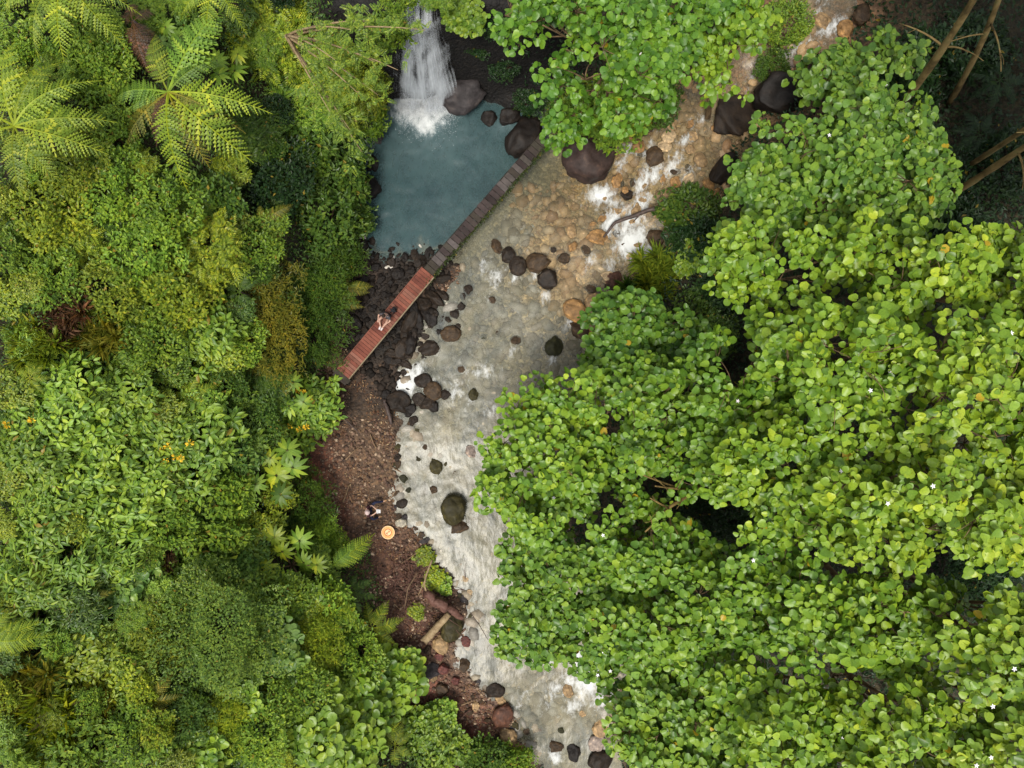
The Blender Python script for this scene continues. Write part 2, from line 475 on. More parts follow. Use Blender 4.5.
# ------------------------------------------------------------------ water
FOAM = [
    (545, 297, 8, 5, 70, .62), (513, 350, 6, 4, 60, .6), (553, 358, 7, 5, 60, .6), (455, 528, 9, 6, 90, .6), (435, 477, 5, 4, 90, .6), (570, 323, 9, 5, 60, .6), (535, 275, 8, 5, 60, .55), (515, 277, 7, 4, 60, .6), (470, 402, 5, 4, 80, .6),
    (685, 140, 14, 6, 40, .55), (675, 160, 12, 5, 50, .65), (655, 175, 12, 6, 60, .85), (640, 205, 14, 8, 60, .85), (636, 255, 10, 7, 40, .8), (650, 250, 9, 7, 0, .9), (700, 120, 10, 5, 30, .5), (622, 165, 8, 5, 70, .6), (610, 265, 12, 6, 60, .5), (590, 260, 12, 5, 60, .45),
    (418, 118, 22, 14, 90, .95), (440, 118, 14, 12, 60, .9), (403, 120, 12, 10, 60, .85), (600, 670, 10, 12, 60, .9), (570, 680, 14, 9, 60, .75),  # rapids: x, y in the view, radius along / across, direction (degrees), strength
    (600, 195, 12, 9, 0, 1.1), (612, 222, 14, 8, 60, 1.0), (632, 242, 16, 12, 40, 1.25), (628, 225, 20, 9, 60, .9), (645, 180, 18, 8, 60, .8), (650, 150, 14, 7, 70, .55),
    (668, 172, 12, 6, 30, .55), (630, 148, 9, 6, 0, .8), (660, 120, 16, 8, 60, .35), (690, 170, 14, 7, 40, .35), (648, 270, 9, 8, 0, .6), (615, 205, 9, 7, 0, .6),
    (405, 383, 15, 10, 60, 1.25), (418, 371, 9, 6, 60, .9), (400, 395, 8, 6, 0, .9), (425, 385, 14, 10, 30, .5),
    (495, 278, 14, 8, 70, .5), (484, 268, 10, 6, 70, .5), (455, 390, 12, 8, 60, .55), (482, 372, 14, 8, 20, .5), (490, 410, 10, 6, 30, .4), (480, 500, 16, 7, 80, .35), (470, 520, 14, 7, 60, .35),
    (590, 680, 18, 14, 60, 1.1), (578, 660, 14, 8, 80, .9), (545, 662, 10, 7, 0, .7), (575, 705, 16, 8, 50, .6), (556, 690, 22, 10, 50, .5), (600, 700, 12, 10, 0, .8), (555, 757, 6, 8, 60, .9), (520, 700, 20, 6, 50, .4),
    (424, 128, 50, 34, 0, .42), (422, 104, 32, 20, 0, 1.75), (424, 90, 26, 18, 0, 1.8), (426, 122, 15, 14, 80, 1.45), (412, 116, 14, 9, 120, 1.3), (438, 114, 14, 9, 50, 1.3), (398, 106, 12, 7, 20, .8), (450, 108, 12, 8, 160, .6), (505, 125, 14, 7, 20, .5), (425, 135, 8, 7, 0, .6),
    (800, 48, 18, 7, 20, .6), (830, 28, 16, 6, 40, .7), (818, 10, 14, 5, 70, .5), (760, 70, 20, 8, 45, .35), (665, 215, 9, 7, 0, .5)]


def build_water():
    fx = np.arange(-9, 16, .12); fy = np.arange(-22, 20, .12)
    X, Y = np.meshgrid(fx, fy); sh = X.shape
    x = X.ravel(); y = Y.ravel(); d = WD(x, y)
    keep = d < .7
    hw = HWf(x, y)
    rip = (noise2(x, y, 1.6) - .5) * .05 + (noise2(x, y, 4.2) - .5) * .03
    cl = to_world([(790, 60), (740, 105), (690, 150), (645, 188), (600, 232), (560, 280), (512, 340), (470, 400), (452, 470), (455, 540), (478, 605), (510, 665), (555, 715), (575, 800)])
    best = np.full(len(x), 1e9); fs = np.zeros(len(x)); fv = np.zeros(len(x)); acc = 0
    for i in range(len(cl) - 1):
        e = cl[i + 1] - cl[i]; L = np.linalg.norm(e); e /= L
        t = np.clip((x - cl[i][0]) * e[0] + (y - cl[i][1]) * e[1], 0, L); v = (x - cl[i][0]) * e[1] - (y - cl[i][1]) * e[0]
        dd = np.hypot(x - cl[i][0] - t * e[0], y - cl[i][1] - t * e[1]); k = dd < best
        best = np.where(k, dd, best); fs = np.where(k, acc + t, fs); fv = np.where(k, np.sign(v) * dd, fv); acc += L
    foam = np.zeros(len(x)); xy = np.stack([x, y], -1)
    for px, py, ra, rb, a, s in FOAM:
        c = to_world([(px, py)])[0]; e = xy - c
        th = math.radians(a); u = (e[:, 0] * math.cos(th) + e[:, 1] * math.sin(th)) / (ra / 20); v = (-e[:, 0] * math.sin(th) + e[:, 1] * math.cos(th)) / (rb / 20)
        foam = np.maximum(foam, s * np.exp(-(u * u + v * v) * .8))
    z = hw + rip + foam * (noise2(x, y, 3.5, 9.) - .4) * .16
    wp = lambda px, py: to_world([(px, py)])[0]
    pool = np.zeros(len(x))
    for px, py, r in ((430, 165, 62), (400, 210, 42), (470, 160, 40), (440, 195, 40), (385, 235, 25), (505, 130, 25)):
        c = wp(px, py); pool = np.maximum(pool, np.exp(-(((x - c[0]) ** 2 + (y - c[1]) ** 2) / (r / 20) ** 2) ** 1.5))
    # the pool ends at the gravel bar and the footbridge line
    a0 = wp(432, 262); b0 = wp(542, 140); e = (b0 - a0) / np.linalg.norm(b0 - a0)
    side = (x - a0[0]) * e[1] - (y - a0[1]) * e[0]
    pool = np.where(x < 1.8, 1.0, pool) * (1 - sstep(-.3, .5, side)) * sstep(-.5, 0, -d)
    lowbar = wp(425, 247); pool *= sstep(-2.6, -1.0, y - lowbar[1] + 1.4 * (noise2(x, y, 1.1) - .5))
    calm = np.zeros(len(x))
    for px, py, r in ((560, 185, 30), (585, 195, 22), (440, 345, 26), (450, 300, 20), (450, 460, 28), (425, 440, 16), (565, 725, 20), (575, 745, 18), (480, 555, 25), (430, 520, 20), (690, 110, 30)):
        c = wp(px, py); calm = np.maximum(calm, np.exp(-(((x - c[0]) ** 2 + (y - c[1]) ** 2) / (r / 20) ** 2)))
    orange = np.zeros(len(x))
    for px, py, r in ((680, 140, 90), (620, 190, 70), (570, 260, 55), (600, 310, 40), (560, 190, 60), (780, 60, 70)):
        c = wp(px, py); orange = np.maximum(orange, np.exp(-(((x - c[0]) ** 2 + (y - c[1]) ** 2) / (r / 20) ** 2)))
    n, m = sh[1], sh[0]
    i = (np.arange(m - 1)[:, None] * n + np.arange(n - 1)[None]).ravel()
    q = np.stack([i, i + 1, i + n + 1, i + n], -1)
    q = q[keep[q].all(1)]
    used = np.unique(q); mp = np.zeros(len(x), int); mp[used] = np.arange(len(used))
    me = mesh_np('water', np.stack([x, y, z], -1)[used], mp[q], True)
    at = me.color_attributes.new('flow', 'FLOAT_COLOR', 'POINT')
    at.data.foreach_set('color', np.stack([foam, pool, calm, orange], -1)[used].astype(np.float32).ravel())
    uvl = me.uv_layers.new(name='flow_map'); li = np.zeros(len(me.loops), np.int32); me.loops.foreach_get('vertex_index', li)
    uvl.data.foreach_set('uv', np.stack([fs, fv], -1)[used][li].astype(np.float32).ravel())
    mt, nt = new_mat('water'); n = N(nt)
    vc = n('ShaderNodeVertexColor', layer_name='flow'); tc = n('ShaderNodeTexCoord')
    sp = n('ShaderNodeSeparateColor', {0: vc.outputs['Color']})
    fo, po, ca, orr = sp.outputs[0], sp.outputs[1], sp.outputs[2], vc.outputs['Alpha']
    nzw = n('ShaderNodeTexNoise', {'Vector': tc.outputs['Object'], 'Scale': 1.8, 'Detail': 3})
    warp = mixc(n, .12, tc.outputs['Object'], nzw.outputs['Color'], 'ADD')
    st = n('ShaderNodeMapping', {'Vector': warp, 'Rotation': (0, 0, math.radians(-25)), 'Scale': (1.0, .55, 1)})
    nz = n('ShaderNodeTexNoise', {'Vector': st.outputs[0], 'Scale': 4.5, 'Detail': 9, 'Roughness': .72})
    fuv = n('ShaderNodeUVMap', uv_map='flow_map')
    wob = mixc(n, .35, fuv.outputs[0], nzw.outputs['Color'], 'ADD')
    fm = n('ShaderNodeMapping', {'Vector': wob, 'Scale': (.55, 2.6, 1)})
    fz = n('ShaderNodeTexNoise', {'Vector': fm.outputs[0], 'Scale': 1.0, 'Detail': 5, 'Roughness': .6})
    fm2 = n('ShaderNodeMapping', {'Vector': wob, 'Scale': (.22, .7, 1)})
    fz2 = n('ShaderNodeTexNoise', {'Vector': fm2.outputs[0], 'Scale': 1.0, 'Detail': 4, 'Roughness': .6})
    inv = n('ShaderNodeMath', {0: 1.0, 1: po}, operation='SUBTRACT')
    # milky body
    body = mixc(n, po, (.33, .325, .285), (.045, .105, .115))
    ob = n('ShaderNodeMath', {0: orr, 1: .75}, operation='MULTIPLY')
    body2 = mixc(n, ob.outputs[0], (.205, .198, .156), (.130, .102, .050))
    body = mixc(n, po, body2, (.033, .070, .076))
    nzp = n('ShaderNodeTexNoise', {'Vector': st.outputs[0], 'Scale': .7, 'Detail': 6, 'Roughness': .6})
    body = mixc(n, 1.0, body, ramp(n, nzp.outputs['Fac'], [(.3, (.66, .70, .72)), (.7, (1.2, 1.16, 1.08))]), 'MULTIPLY')
    mk = n('ShaderNodeMath', {0: fo, 1: po}, operation='MULTIPLY'); mk2 = n('ShaderNodeMath', {0: mk.outputs[0], 1: .9}, operation='MULTIPLY'); mk2.use_clamp = True
    body = mixc(n, mk2.outputs[0], body, (.13, .19, .20))
    tone = ramp(n, fz2.outputs['Fac'], [(.30, (.56, .64, .76)), (.44, (.88, .92, .93)), (.58, (1.18, 1.12, .95)), (.72, (1.5, 1.44, 1.32))])  # blue-grey low end paints sky reflection into the stream colour
    body = mixc(n, inv.outputs[0], body, mixc(n, 1.0, body, tone, 'MULTIPLY'))
    al = n('ShaderNodeMath', {0: po, 1: .36, 2: .43}, operation='MULTIPLY_ADD')
    alo = n('ShaderNodeMath', {0: orr, 1: -.18, 2: al.outputs[0]}, operation='MULTIPLY_ADD')
    al2 = n('ShaderNodeMath', {0: ca, 1: .12, 2: alo.outputs[0]}, operation='MULTIPLY_ADD')
    nl = ramp(n, nz.outputs['Fac'], [(.3, (.82, .82, .82)), (.7, (1.16, 1.16, 1.16))])
    al3 = n('ShaderNodeMath', {0: al2.outputs[0], 1: nl}, operation='MULTIPLY'); al3.use_clamp = True
    stk = ramp(n, fz.outputs['Fac'], [(.30, (.6, .6, .6)), (.52, (1, 1, 1)), (.75, (1.5, 1.5, 1.5))])
    al4 = n('ShaderNodeMath', {0: al3.outputs[0], 1: stk}, operation='MULTIPLY'); al4.use_clamp = True
    al5 = n('ShaderNodeMix', data_type='FLOAT'); nt.links.new(po, al5.inputs[0]); nt.links.new(al4.outputs[0], al5.inputs[2]); nt.links.new(al3.outputs[0], al5.inputs[3])
    # ripples
    wv = n('ShaderNodeTexNoise', {'Vector': st.outputs[0], 'Scale': 4.5, 'Detail': 2.5, 'Roughness': .5})
    bst = n('ShaderNodeMath', {0: po, 1: -.12, 2: .50}, operation='MULTIPLY_ADD')
    hgt = n('ShaderNodeMath', {0: wv.outputs['Fac'], 1: fz.outputs['Fac']}, operation='ADD')
    bp = n('ShaderNodeBump', {'Height': hgt.outputs[0], 'Strength': bst.outputs[0], 'Distance': .11})
    dif = n('ShaderNodeBsdfDiffuse', {'Color': body, 'Normal': bp.outputs[0]})
    tra = n('ShaderNodeBsdfTransparent', {'Color': (.93, .95, .93, 1)})
    m1 = n('ShaderNodeMixShader', {0: al5.outputs[0], 1: tra.outputs[0], 2: dif.outputs[0]})
    bp2 = n('ShaderNodeBump', {'Height': wv.outputs['Fac'], 'Strength': .16, 'Distance': .11})
    gl = n('ShaderNodeBsdfGlossy', {'Roughness': .30, 'Normal': bp2.outputs[0]})
    fr = n('ShaderNodeFresnel', {'IOR': 1.33})
    fk = n('ShaderNodeMath', {0: po, 1: .5, 2: 1.1}, operation='MULTIPLY_ADD'); fk2 = n('ShaderNodeMath', {0: ca, 1: .4, 2: fk.outputs[0]}, operation='MULTIPLY_ADD')
    frb = n('ShaderNodeMath', {0: fr.outputs[0], 1: fk2.outputs[0]}, operation='MULTIPLY'); frb.use_clamp = True
    m2 = n('ShaderNodeMixShader', {0: frb.outputs[0], 1: m1.outputs[0], 2: gl.outputs[0]})
    # foam: broken up by the same stretched noise
    fa = n('ShaderNodeMath', {0: nz.outputs['Fac'], 1: 2.6, 2: -1.50}, operation='MULTIPLY_ADD')
    fpo = n('ShaderNodeMath', {0: po, 1: -.42, 2: fa.outputs[0]}, operation='MULTIPLY_ADD'); fa = fpo
    fb = n('ShaderNodeMath', {0: fo, 1: 1.15, 2: fa.outputs[0]}, operation='MULTIPLY_ADD')
    fsx = n('ShaderNodeMapRange', {'Value': fz.outputs['Fac'], 'From Min': .62, 'From Max': .82, 'To Max': .6}); fsy = n('ShaderNodeMath', {0: fsx.outputs[0], 1: inv.outputs[0]}, operation='MULTIPLY')
    fsz = n('ShaderNodeMath', {0: fsy.outputs[0], 1: nz.outputs['Fac']}, operation='MULTIPLY')
    fbm = n('ShaderNodeMath', {0: fb.outputs[0], 1: fsz.outputs[0]}, operation='MAXIMUM'); fb = fbm
    fc = n('ShaderNodeMapRange', {'Value': fb.outputs[0], 'From Min': .0, 'From Max': 1.0}, interpolation_type='SMOOTHSTEP')
    fd = n('ShaderNodeMath', {0: fc.outputs[0], 1: .9}, operation='MULTIPLY')
    wh = n('ShaderNodeBsdfDiffuse', {'Color': (.60, .61, .60, 1), 'Normal': bp.outputs[0]})
    m3 = n('ShaderNodeMixShader', {0: fd.outputs[0], 1: m2.outputs[0], 2: wh.outputs[0]})
    n('ShaderNodeOutputMaterial', {'Surface': m3.outputs[0]})
    tag(link('water', me, mt), None, None, kind='structure')


build_water()

# ------------------------------------------------------------------ waterfall
def build_waterfall():
    root = thing('waterfall', 'white waterfall dropping from the dark rock step into the teal pool', 'waterfall', (-3.9, 14.0, 0))
    m, nt = new_mat('falling_water'); n = N(nt)
    uv = n('ShaderNodeUVMap', uv_map='UVMap')
    mp = n('ShaderNodeMapping', {'Vector': uv.outputs[0], 'Scale': (13, 2.4, 1)})
    nz = n('ShaderNodeTexNoise', {'Vector': mp.outputs[0], 'Scale': 1.0, 'Detail': 7, 'Roughness': .68, 'Distortion': .35})
    mp2 = n('ShaderNodeMapping', {'Vector': uv.outputs[0], 'Scale': (6, 5, 1)})
    nz2 = n('ShaderNodeTexNoise', {'Vector': mp2.outputs[0], 'Scale': 1.2, 'Detail': 5})
    s = n('ShaderNodeSeparateXYZ', {0: uv.outputs[0]})
    # thicker towards the foot, thin at both sides
    ed = n('ShaderNodeMath', {0: s.outputs[0], 1: .5}, operation='SUBTRACT'); ed2 = n('ShaderNodeMath', {0: ed.outputs[0]}, operation='ABSOLUTE')
    ed3 = n('ShaderNodeMapRange', {'Value': ed2.outputs[0], 'From Min': .30, 'From Max': .5, 'To Min': 0.0, 'To Max': -.35})
    vv = n('ShaderNodeMapRange', {'Value': s.outputs[1], 'From Min': 0, 'From Max': 1, 'To Min': -.17, 'To Max': .17})
    a = n('ShaderNodeMath', {0: nz.outputs['Fac'], 1: nz2.outputs['Fac']}, operation='ADD')
    b = n('ShaderNodeMath', {0: a.outputs[0], 1: vv.outputs[0]}, operation='ADD')
    c = n('ShaderNodeMath', {0: b.outputs[0], 1: ed3.outputs[0]}, operation='ADD')
    ft = n('ShaderNodeMapRange', {'Value': s.outputs[1], 'From Min': .74, 'From Max': 1.0, 'To Min': 0.0, 'To Max': -.42})
    c = n('ShaderNodeMath', {0: c.outputs[0], 1: ft.outputs[0]}, operation='ADD')
    d = n('ShaderNodeMapRange', {'Value': c.outputs[0], 'From Min': .74, 'From Max': 1.36, 'To Max': .74})
    df = n('ShaderNodeBsdfDiffuse', {'Color': (.72, .75, .78, 1)}); tl = n('ShaderNodeBsdfTranslucent', {'Color': (.72, .75, .78, 1)})
    w = n('ShaderNodeMixShader', {0: .3, 1: df.outputs[0], 2: tl.outputs[0]})
    tr = n('ShaderNodeBsdfTransparent')
    mx = n('ShaderNodeMixShader', {0: d.outputs[0], 1: tr.outputs[0], 2: w.outputs[0]})
    n('ShaderNodeOutputMaterial', {'Surface': mx.outputs[0]})
    def sheet(seed, inset, off):
        r = np.random.default_rng(seed); nu, nv = 26, 34
        u = np.linspace(0, 1, nu); v = np.linspace(0, 1, nv); U, Vv = np.meshgrid(u, v)
        t = Vv
        xl = -4.60 + (-5.95 + 4.60) * t ** 1.1 + inset; xr = -2.80 + (-2.50 + 2.80) * t ** 1.2 - inset
        X = xl + (xr - xl) * U; Y = 15.25 + 1.5 * np.clip(.07 - t, 0, 1) / .07 - 1.05 * t ** .55 - .55 * t * t - off + .12 * noise2(U * 5, t * 2 + seed, 1.0) - .20 * (1 - (2 * U - 1) ** 2)
        Z = 6.75 - .10 * t - 6.6 * t ** 1.25
        V = np.stack([X, Y, Z], -1).reshape(-1, 3)
        i = (np.arange(nv - 1)[:, None] * nu + np.arange(nu - 1)[None]).ravel()
        q = np.stack([i, i + nu, i + nu + 1, i + 1], -1)
        me = mesh_np('water_sheet', V, q, True)
        uvl = me.uv_layers.new(name='UVMap')
        li = np.zeros(len(me.loops), np.int32); me.loops.foreach_get('vertex_index', li)
        uvl.data.foreach_set('uv', np.stack([U.ravel() + seed * .37, Vv.ravel()], -1)[li].astype(np.float32).ravel()) if False else uvl.data.foreach_set('uv', np.stack([U.ravel(), Vv.ravel()], -1)[li].astype(np.float32).ravel())
        o = link('water_sheet', me, m, root); o.matrix_parent_inverse = root.matrix_world.inverted() if False else Matrix.Translation((3.9, -14.0, 0))
        return o
    sheet(1, 0, 0); sheet(2, .12, .12); sheet(5, .3, .22)
    # leaping drops and lumps of white water at the foot
    k = 9000
    an = rng.uniform(math.pi, 2 * math.pi, k); rr = np.abs(rng.normal(0, .48, k)) + .0
    px = rng.uniform(-5.6, -2.8, k) + np.cos(an) * rr * .45; py = 13.85 + np.sin(an) * rr * 1.5
    zz = .12 + np.abs(rng.normal(0, .28, k)) * np.exp(-rr * .9)
    keep = rng.random(k) < np.exp(-np.abs((px + 4.15) / 1.6) ** 3)
    pos = np.stack([px, py, zz], -1)[keep]
    dd = np.stack([np.cos(an) * .5 + rng.normal(0, .3, k), np.sin(an), .8 * np.ones(k) + rng.normal(0, .4, k)], -1)[keep]
    tv = np.array([(0, 0, 0), (.4, .22, 0), (.4, -.11, .19), (.4, -.11, -.19), (1, 0, 0)]); tf = np.array([(0, 2, 1), (0, 3, 2), (0, 1, 3), (4, 1, 2), (4, 2, 3), (4, 3, 1)])
    V, Fc = scatter((tv, tf), pos, dd, rng.normal(0, 1, pos.shape), rng.uniform(.012, .055, len(pos)))
    sp = solid_mat('spray', [(.78, .8, .82), (.85, .87, .88)], 5, .5, 0)
    o = link('spray', mesh_np('spray', V, Fc, True), sp, root); o.matrix_parent_inverse = Matrix.Translation((3.9, -14.0, 0)); o['kind'] = 'stuff'


build_waterfall()

# ------------------------------------------------------------------ rocks
def rock_mesh(seed, sub=4, cuts=13, rough=.38, lo=.5):
    r = np.random.default_rng(seed)
    bm = bmesh.new(); bmesh.ops.create_icosphere(bm, subdivisions=sub, radius=1)
    V = np.array([v.co[:] for v in bm.verts])
    for _ in range(cuts):
        nn = unit(r.normal(0, 1, 3)); h = r.uniform(lo, lo * .5 + .63)
        dd = V @ nn
        V = V - np.clip(dd - h, 0, None)[:, None] * nn * .88
    V = V * (1 + rough * (noise3(V + seed * 3.1, 1.7) - .5)[:, None] + rough * .55 * (noise3(V + seed * 7.7, 3.6) - .5)[:, None] + rough * .3 * (noise3(V + seed * 2.7, 9.0) - .5)[:, None])
    for v, c in zip(bm.verts, V): v.co = c
    me = bpy.data.meshes.new('rock'); bm.to_mesh(me); bm.free()
    me.polygons.foreach_set('use_smooth', np.full(len(me.polygons), True)); me.materials.append(M_ROCK)
    return me


ROCKS = [rock_mesh(s, 4, 6, .34, .70) if s < 4 else rock_mesh(s) for s in range(8)]
RC = dict(purple=(.038, .024, .021), dark=(.022, .0145, .0095), black=(.012, .0085, .0068), grey=(.040, .034, .036), brown=(.052, .032, .017), olive=(.040, .034, .011), green=(.022, .022, .007), tan=(.30, .20, .105),
          orange=(.30, .17, .07), red=(.11, .038, .032), rust=(.085, .036, .022), pale=(.36, .33, .27), white=(.62, .58, .53), pink=(.30, .24, .21), cream=(.45, .33, .2))
_rk = 0


def rock(px, py, r, kind, label, asp=1.0, rot=None, sink=.33, flat=.7, group=None, v=None, up=0.0, name='rock'):
    global _rk
    _rk += 1
    x, y = to_world([(px, py)])[0]
    g = H1(x, y); R = r / 20.4
    zz = max(g, float(HWf(x, y)) - .12) + R * flat * (1 - sink * 2) * .8 + up
    o = link(name, ROCKS[(v if v is not None else _rk) % len(ROCKS)], M_ROCK)
    x, y = P(px, py, zz)
    o.location = (x, y, zz)
    o.scale = (R * asp, R / math.sqrt(asp), R * flat)
    o.rotation_euler = (random.uniform(-.2, .2), random.uniform(-.2, .2), math.radians(rot) if rot is not None else random.uniform(0, 6.28))
    c = np.array(RC[kind]) * random.uniform(.85, 1.15); o.color = (*c, 1)
    return tag(o, label, 'boulder' if name == 'boulder' else 'rock', group)


B = dict(name='boulder')
rock(589, 156, 27, 'purple', 'largest dark purple brown boulder at the edge of the amber stream', 1.0, 20, .2, .75, v=3, **B)
rock(463, 96, 20, 'grey', 'grey heart-shaped boulder beside the foot of the waterfall', 1.15, 10, .1, .8, v=2, **B)
rock(524, 137, 19, 'black', 'black boulder that carries the upper end of the footbridge', 1.2, 50, .2, .8, v=3, **B)
rock(488, 120, 10, 'black', 'small black rock in the pool between grey boulder and footbridge', 1.1, 0)
rock(508, 118, 12, 'black', 'low black rock behind the bridge end, against the cliff foot', 1.3, 20)
rock(735, 118, 27, 'dark', 'broad flat dark rock shelf overlooking the amber upper stream', 1.15, -25, .35, .55, v=4, **B)
rock(775, 95, 26, 'black', 'dark earthy boulder behind the flat rock shelf', 1.3, 0, .3, .8, v=5, **B)
rock(725, 170, 14, 'dark', 'dark rock tucked under leaves where the amber stream narrows', 1.4, 55)
rock(367, 188, 13, 'black', 'rounded black rock on the fern-side edge of the teal pool', 1.1, 0, **B)
rock(378, 138, 7, 'grey', 'small grey rock at the pool edge near the waterfall')
rock(357, 224, 10, 'black', 'black rock under ferns at the lower corner of the pool', 1.2, 80)
rock(361, 247, 9, 'black', 'black rock next to the small white stone by the pool')
rock(362, 238, 3.5, 'white', 'small white stone wedged between black rocks at the pool corner', 1.5, 20, .1)
rock(372, 165, 8, 'black', 'slim dark rock between the rounded black rock and the waterfall', 1.4, 70)
rock(498, 248, 7, 'brown', 'oval brown rock, first in the chain of mid-stream rocks', 1.4, 125)
rock(508, 255, 8.5, 'dark', 'dark domed rock, second in the mid-stream chain beside the oval one')
rock(518, 266, 9.5, 'dark', 'dark rock in the middle of the mid-stream chain')
rock(538, 263, 11, 'brown', 'rough brown rock above the pointed dark rock in mid-stream', 1.2, 10)
rock(548, 281, 12.5, 'dark', 'pointed dark slate rock at the lower end of the mid-stream chain', 1.05, 40, .1, v=4, **B)
rock(563, 258, 7.5, 'brown', 'brown rock standing in orange gravel beside the mid-stream chain')
rock(553, 250, 4, 'dark', 'small dark stone above the brown rock in orange gravel')
rock(597, 238, 9.5, 'orange', 'orange rock at the lower tip of the dead branch', 1.25, 160)
rock(613, 280, 9.5, 'rust', 'rust red rock at the edge of the grassy bank below the rapids')
rock(577, 312, 13, 'orange', 'large two-tone orange rock among tan cobbles by the leaf canopy', 1.25, 150)
rock(593, 302, 9, 'tan', 'rounded tan rock beside the two-tone orange rock')
rock(579, 330, 9, 'brown', 'wedge-shaped brown rock just below the two-tone orange rock', 1.3, 150)
rock(554, 347, 10, 'green', 'dark mossy green rock at the canopy edge', 1.0)
rock(515, 340, 6.5, 'brown', 'lone round brown rock in pale mid-stream water')
rock(492, 300, 5, 'brown', 'sunken brown stone between bridge and pale stream middle', sink=.5)
rock(497, 332, 3.5, 'brown', 'small brown stone close to the lone round brown rock')
rock(484, 337, 3.5, 'green', 'tiny mossy stone upstream of the pale shallows')
rock(655, 238, 10, 'brown', 'dark brown rock under the base of the dead branch', 1.0)
rock(644, 127, 9, 'brown', 'dark topped rock with orange rim in the upper stream', 1.2, 10)
rock(655, 157, 9.5, 'brown', 'squarish dark brown rock with foam on its upstream side')
rock(639, 147, 7, 'orange', 'orange stone pressed against the squarish brown rock')
rock(626, 194, 7.5, 'dark', 'dark wet rock between the two white rapids')
rock(705, 102, 9, 'tan', 'smooth round tan rock at the top of the amber pool')
rock(665, 217, 9, 'pink', 'pale split rock where the dead branch leaves the bank', 1.3, 30)
rock(617, 182, 7, 'orange', 'orange rock beside the boulder, splitting the rapid', 1.2, 80)
rock(668, 195, 6, 'tan', 'tan rock washed by foam above the dead branch')
rock(690, 150, 5, 'tan', 'small tan rock in the middle of the amber shallows')
rock(676, 182, 6, 'orange', 'flat orange rock near the shrub-shaded amber shallows')
# string of dark stones beside the red deck
for px, py, r, w in ((468, 290, 5.5, 'topmost'), (463, 297, 4.5, 'second'), (461, 306, 5.5, 'third'), (455, 313, 6.5, 'fourth'), (449, 319, 4.5, 'lowest')):
    rock(px, py, r, 'dark', f'{w} dark stone in the string of stones beside the red deck', group='string of dark stones in the stream')
rock(457, 327, 4.5, 'dark', 'small dark stone above the triangular brown slab')
rock(451, 334, 9, 'brown', 'triangular brown slab off the end of the stone string', 1.2, 15)
# heap between the red deck and the stream
hp = [(440, 292), (433, 300), (424, 303), (436, 312), (427, 315), (417, 312), (410, 320), (420, 325), (431, 325), (437, 333), (427, 336), (416, 335), (405, 331), (399, 339), (409, 344), (420, 347), (430, 346), (402, 351),
      (393, 350), (412, 357), (423, 358), (396, 361), (405, 364), (386, 361), (444, 281), (388, 373)]
for px, py in hp:
    rock(px + random.uniform(-3, 3), py + random.uniform(-3, 3), random.choice([3, 4, 4, 5, 6, 7, 9]), random.choice(['dark', 'black', 'black', 'black', 'dark']), 'dark wet rock in the heap under the red bridge deck', random.uniform(1, 1.8), sink=.42, group='dark rocks heaped between red deck and stream')
gp = [(392, 262), (404, 258), (416, 256), (428, 253), (441, 258), (398, 274), (411, 270), (381, 280), (371, 292), (384, 294), (361, 305), (373, 308), (356, 322), (351, 335), (365, 330), (362, 281), (375, 268), (352, 290), (420, 262), (390, 284)]
for px, py in gp:
    rock(px, py, random.uniform(3.5, 7), random.choice(['black', 'black', 'dark']), 'small black rock on the wet bar between pool and red deck', random.uniform(1, 1.5), group='black rocks on the wet bar below the pool')
for px, py, r, l in ((389, 267, 3.5, 'white lump of stone beside a yellow leaf on the wet bar'), (393, 259, 3, 'white stone higher of the pair on the dark wet bar'), (410, 246, 2.6, 'first small white stone along the waterline of the pool'),
                     (419, 245, 2.6, 'middle small white stone along the waterline of the pool'), (428, 242, 2.8, 'white stone of the pool waterline closest to the footbridge')):
    rock(px, py, r * .75, 'white', l, 1.9, random.uniform(0, 180), .3, .4)
# white-water cluster
for px, py, r, k, l in ((404, 373, 4.5, 'dark', 'small dark rock poking out above the white foam patch'), (409, 389, 5, 'dark', 'dark stone in the middle of the white foam patch'), (402, 393, 3.2, 'dark', 'tiniest dark stone inside the white foam patch'),
                        (423, 381, 9, 'dark', 'dark block at the upper right of the foam patch rocks'), (433, 391, 9.5, 'brown', 'brown-topped rock at the stream end of the foam patch'), (446, 395, 5.5, 'dark', 'small dark outlier off the foam patch rocks'),
                        (428, 403, 8, 'dark', 'dark rock below the brown-topped rock by the foam'), (418, 400, 9, 'dark', 'dark lumpy rock touching the lower foam edge'), (434, 406, 7, 'black', 'black rock at the foot of the foam patch cluster'),
                        (397, 403, 13, 'dark', 'big dark rock on the bank side of the foam patch'), (409, 411, 8, 'black', 'black rock beneath the big dark bank-side rock'), (386, 396, 6, 'black', 'narrow black rock beside the dark bank log')):
    rock(px, py, r, k, l, 1.1)
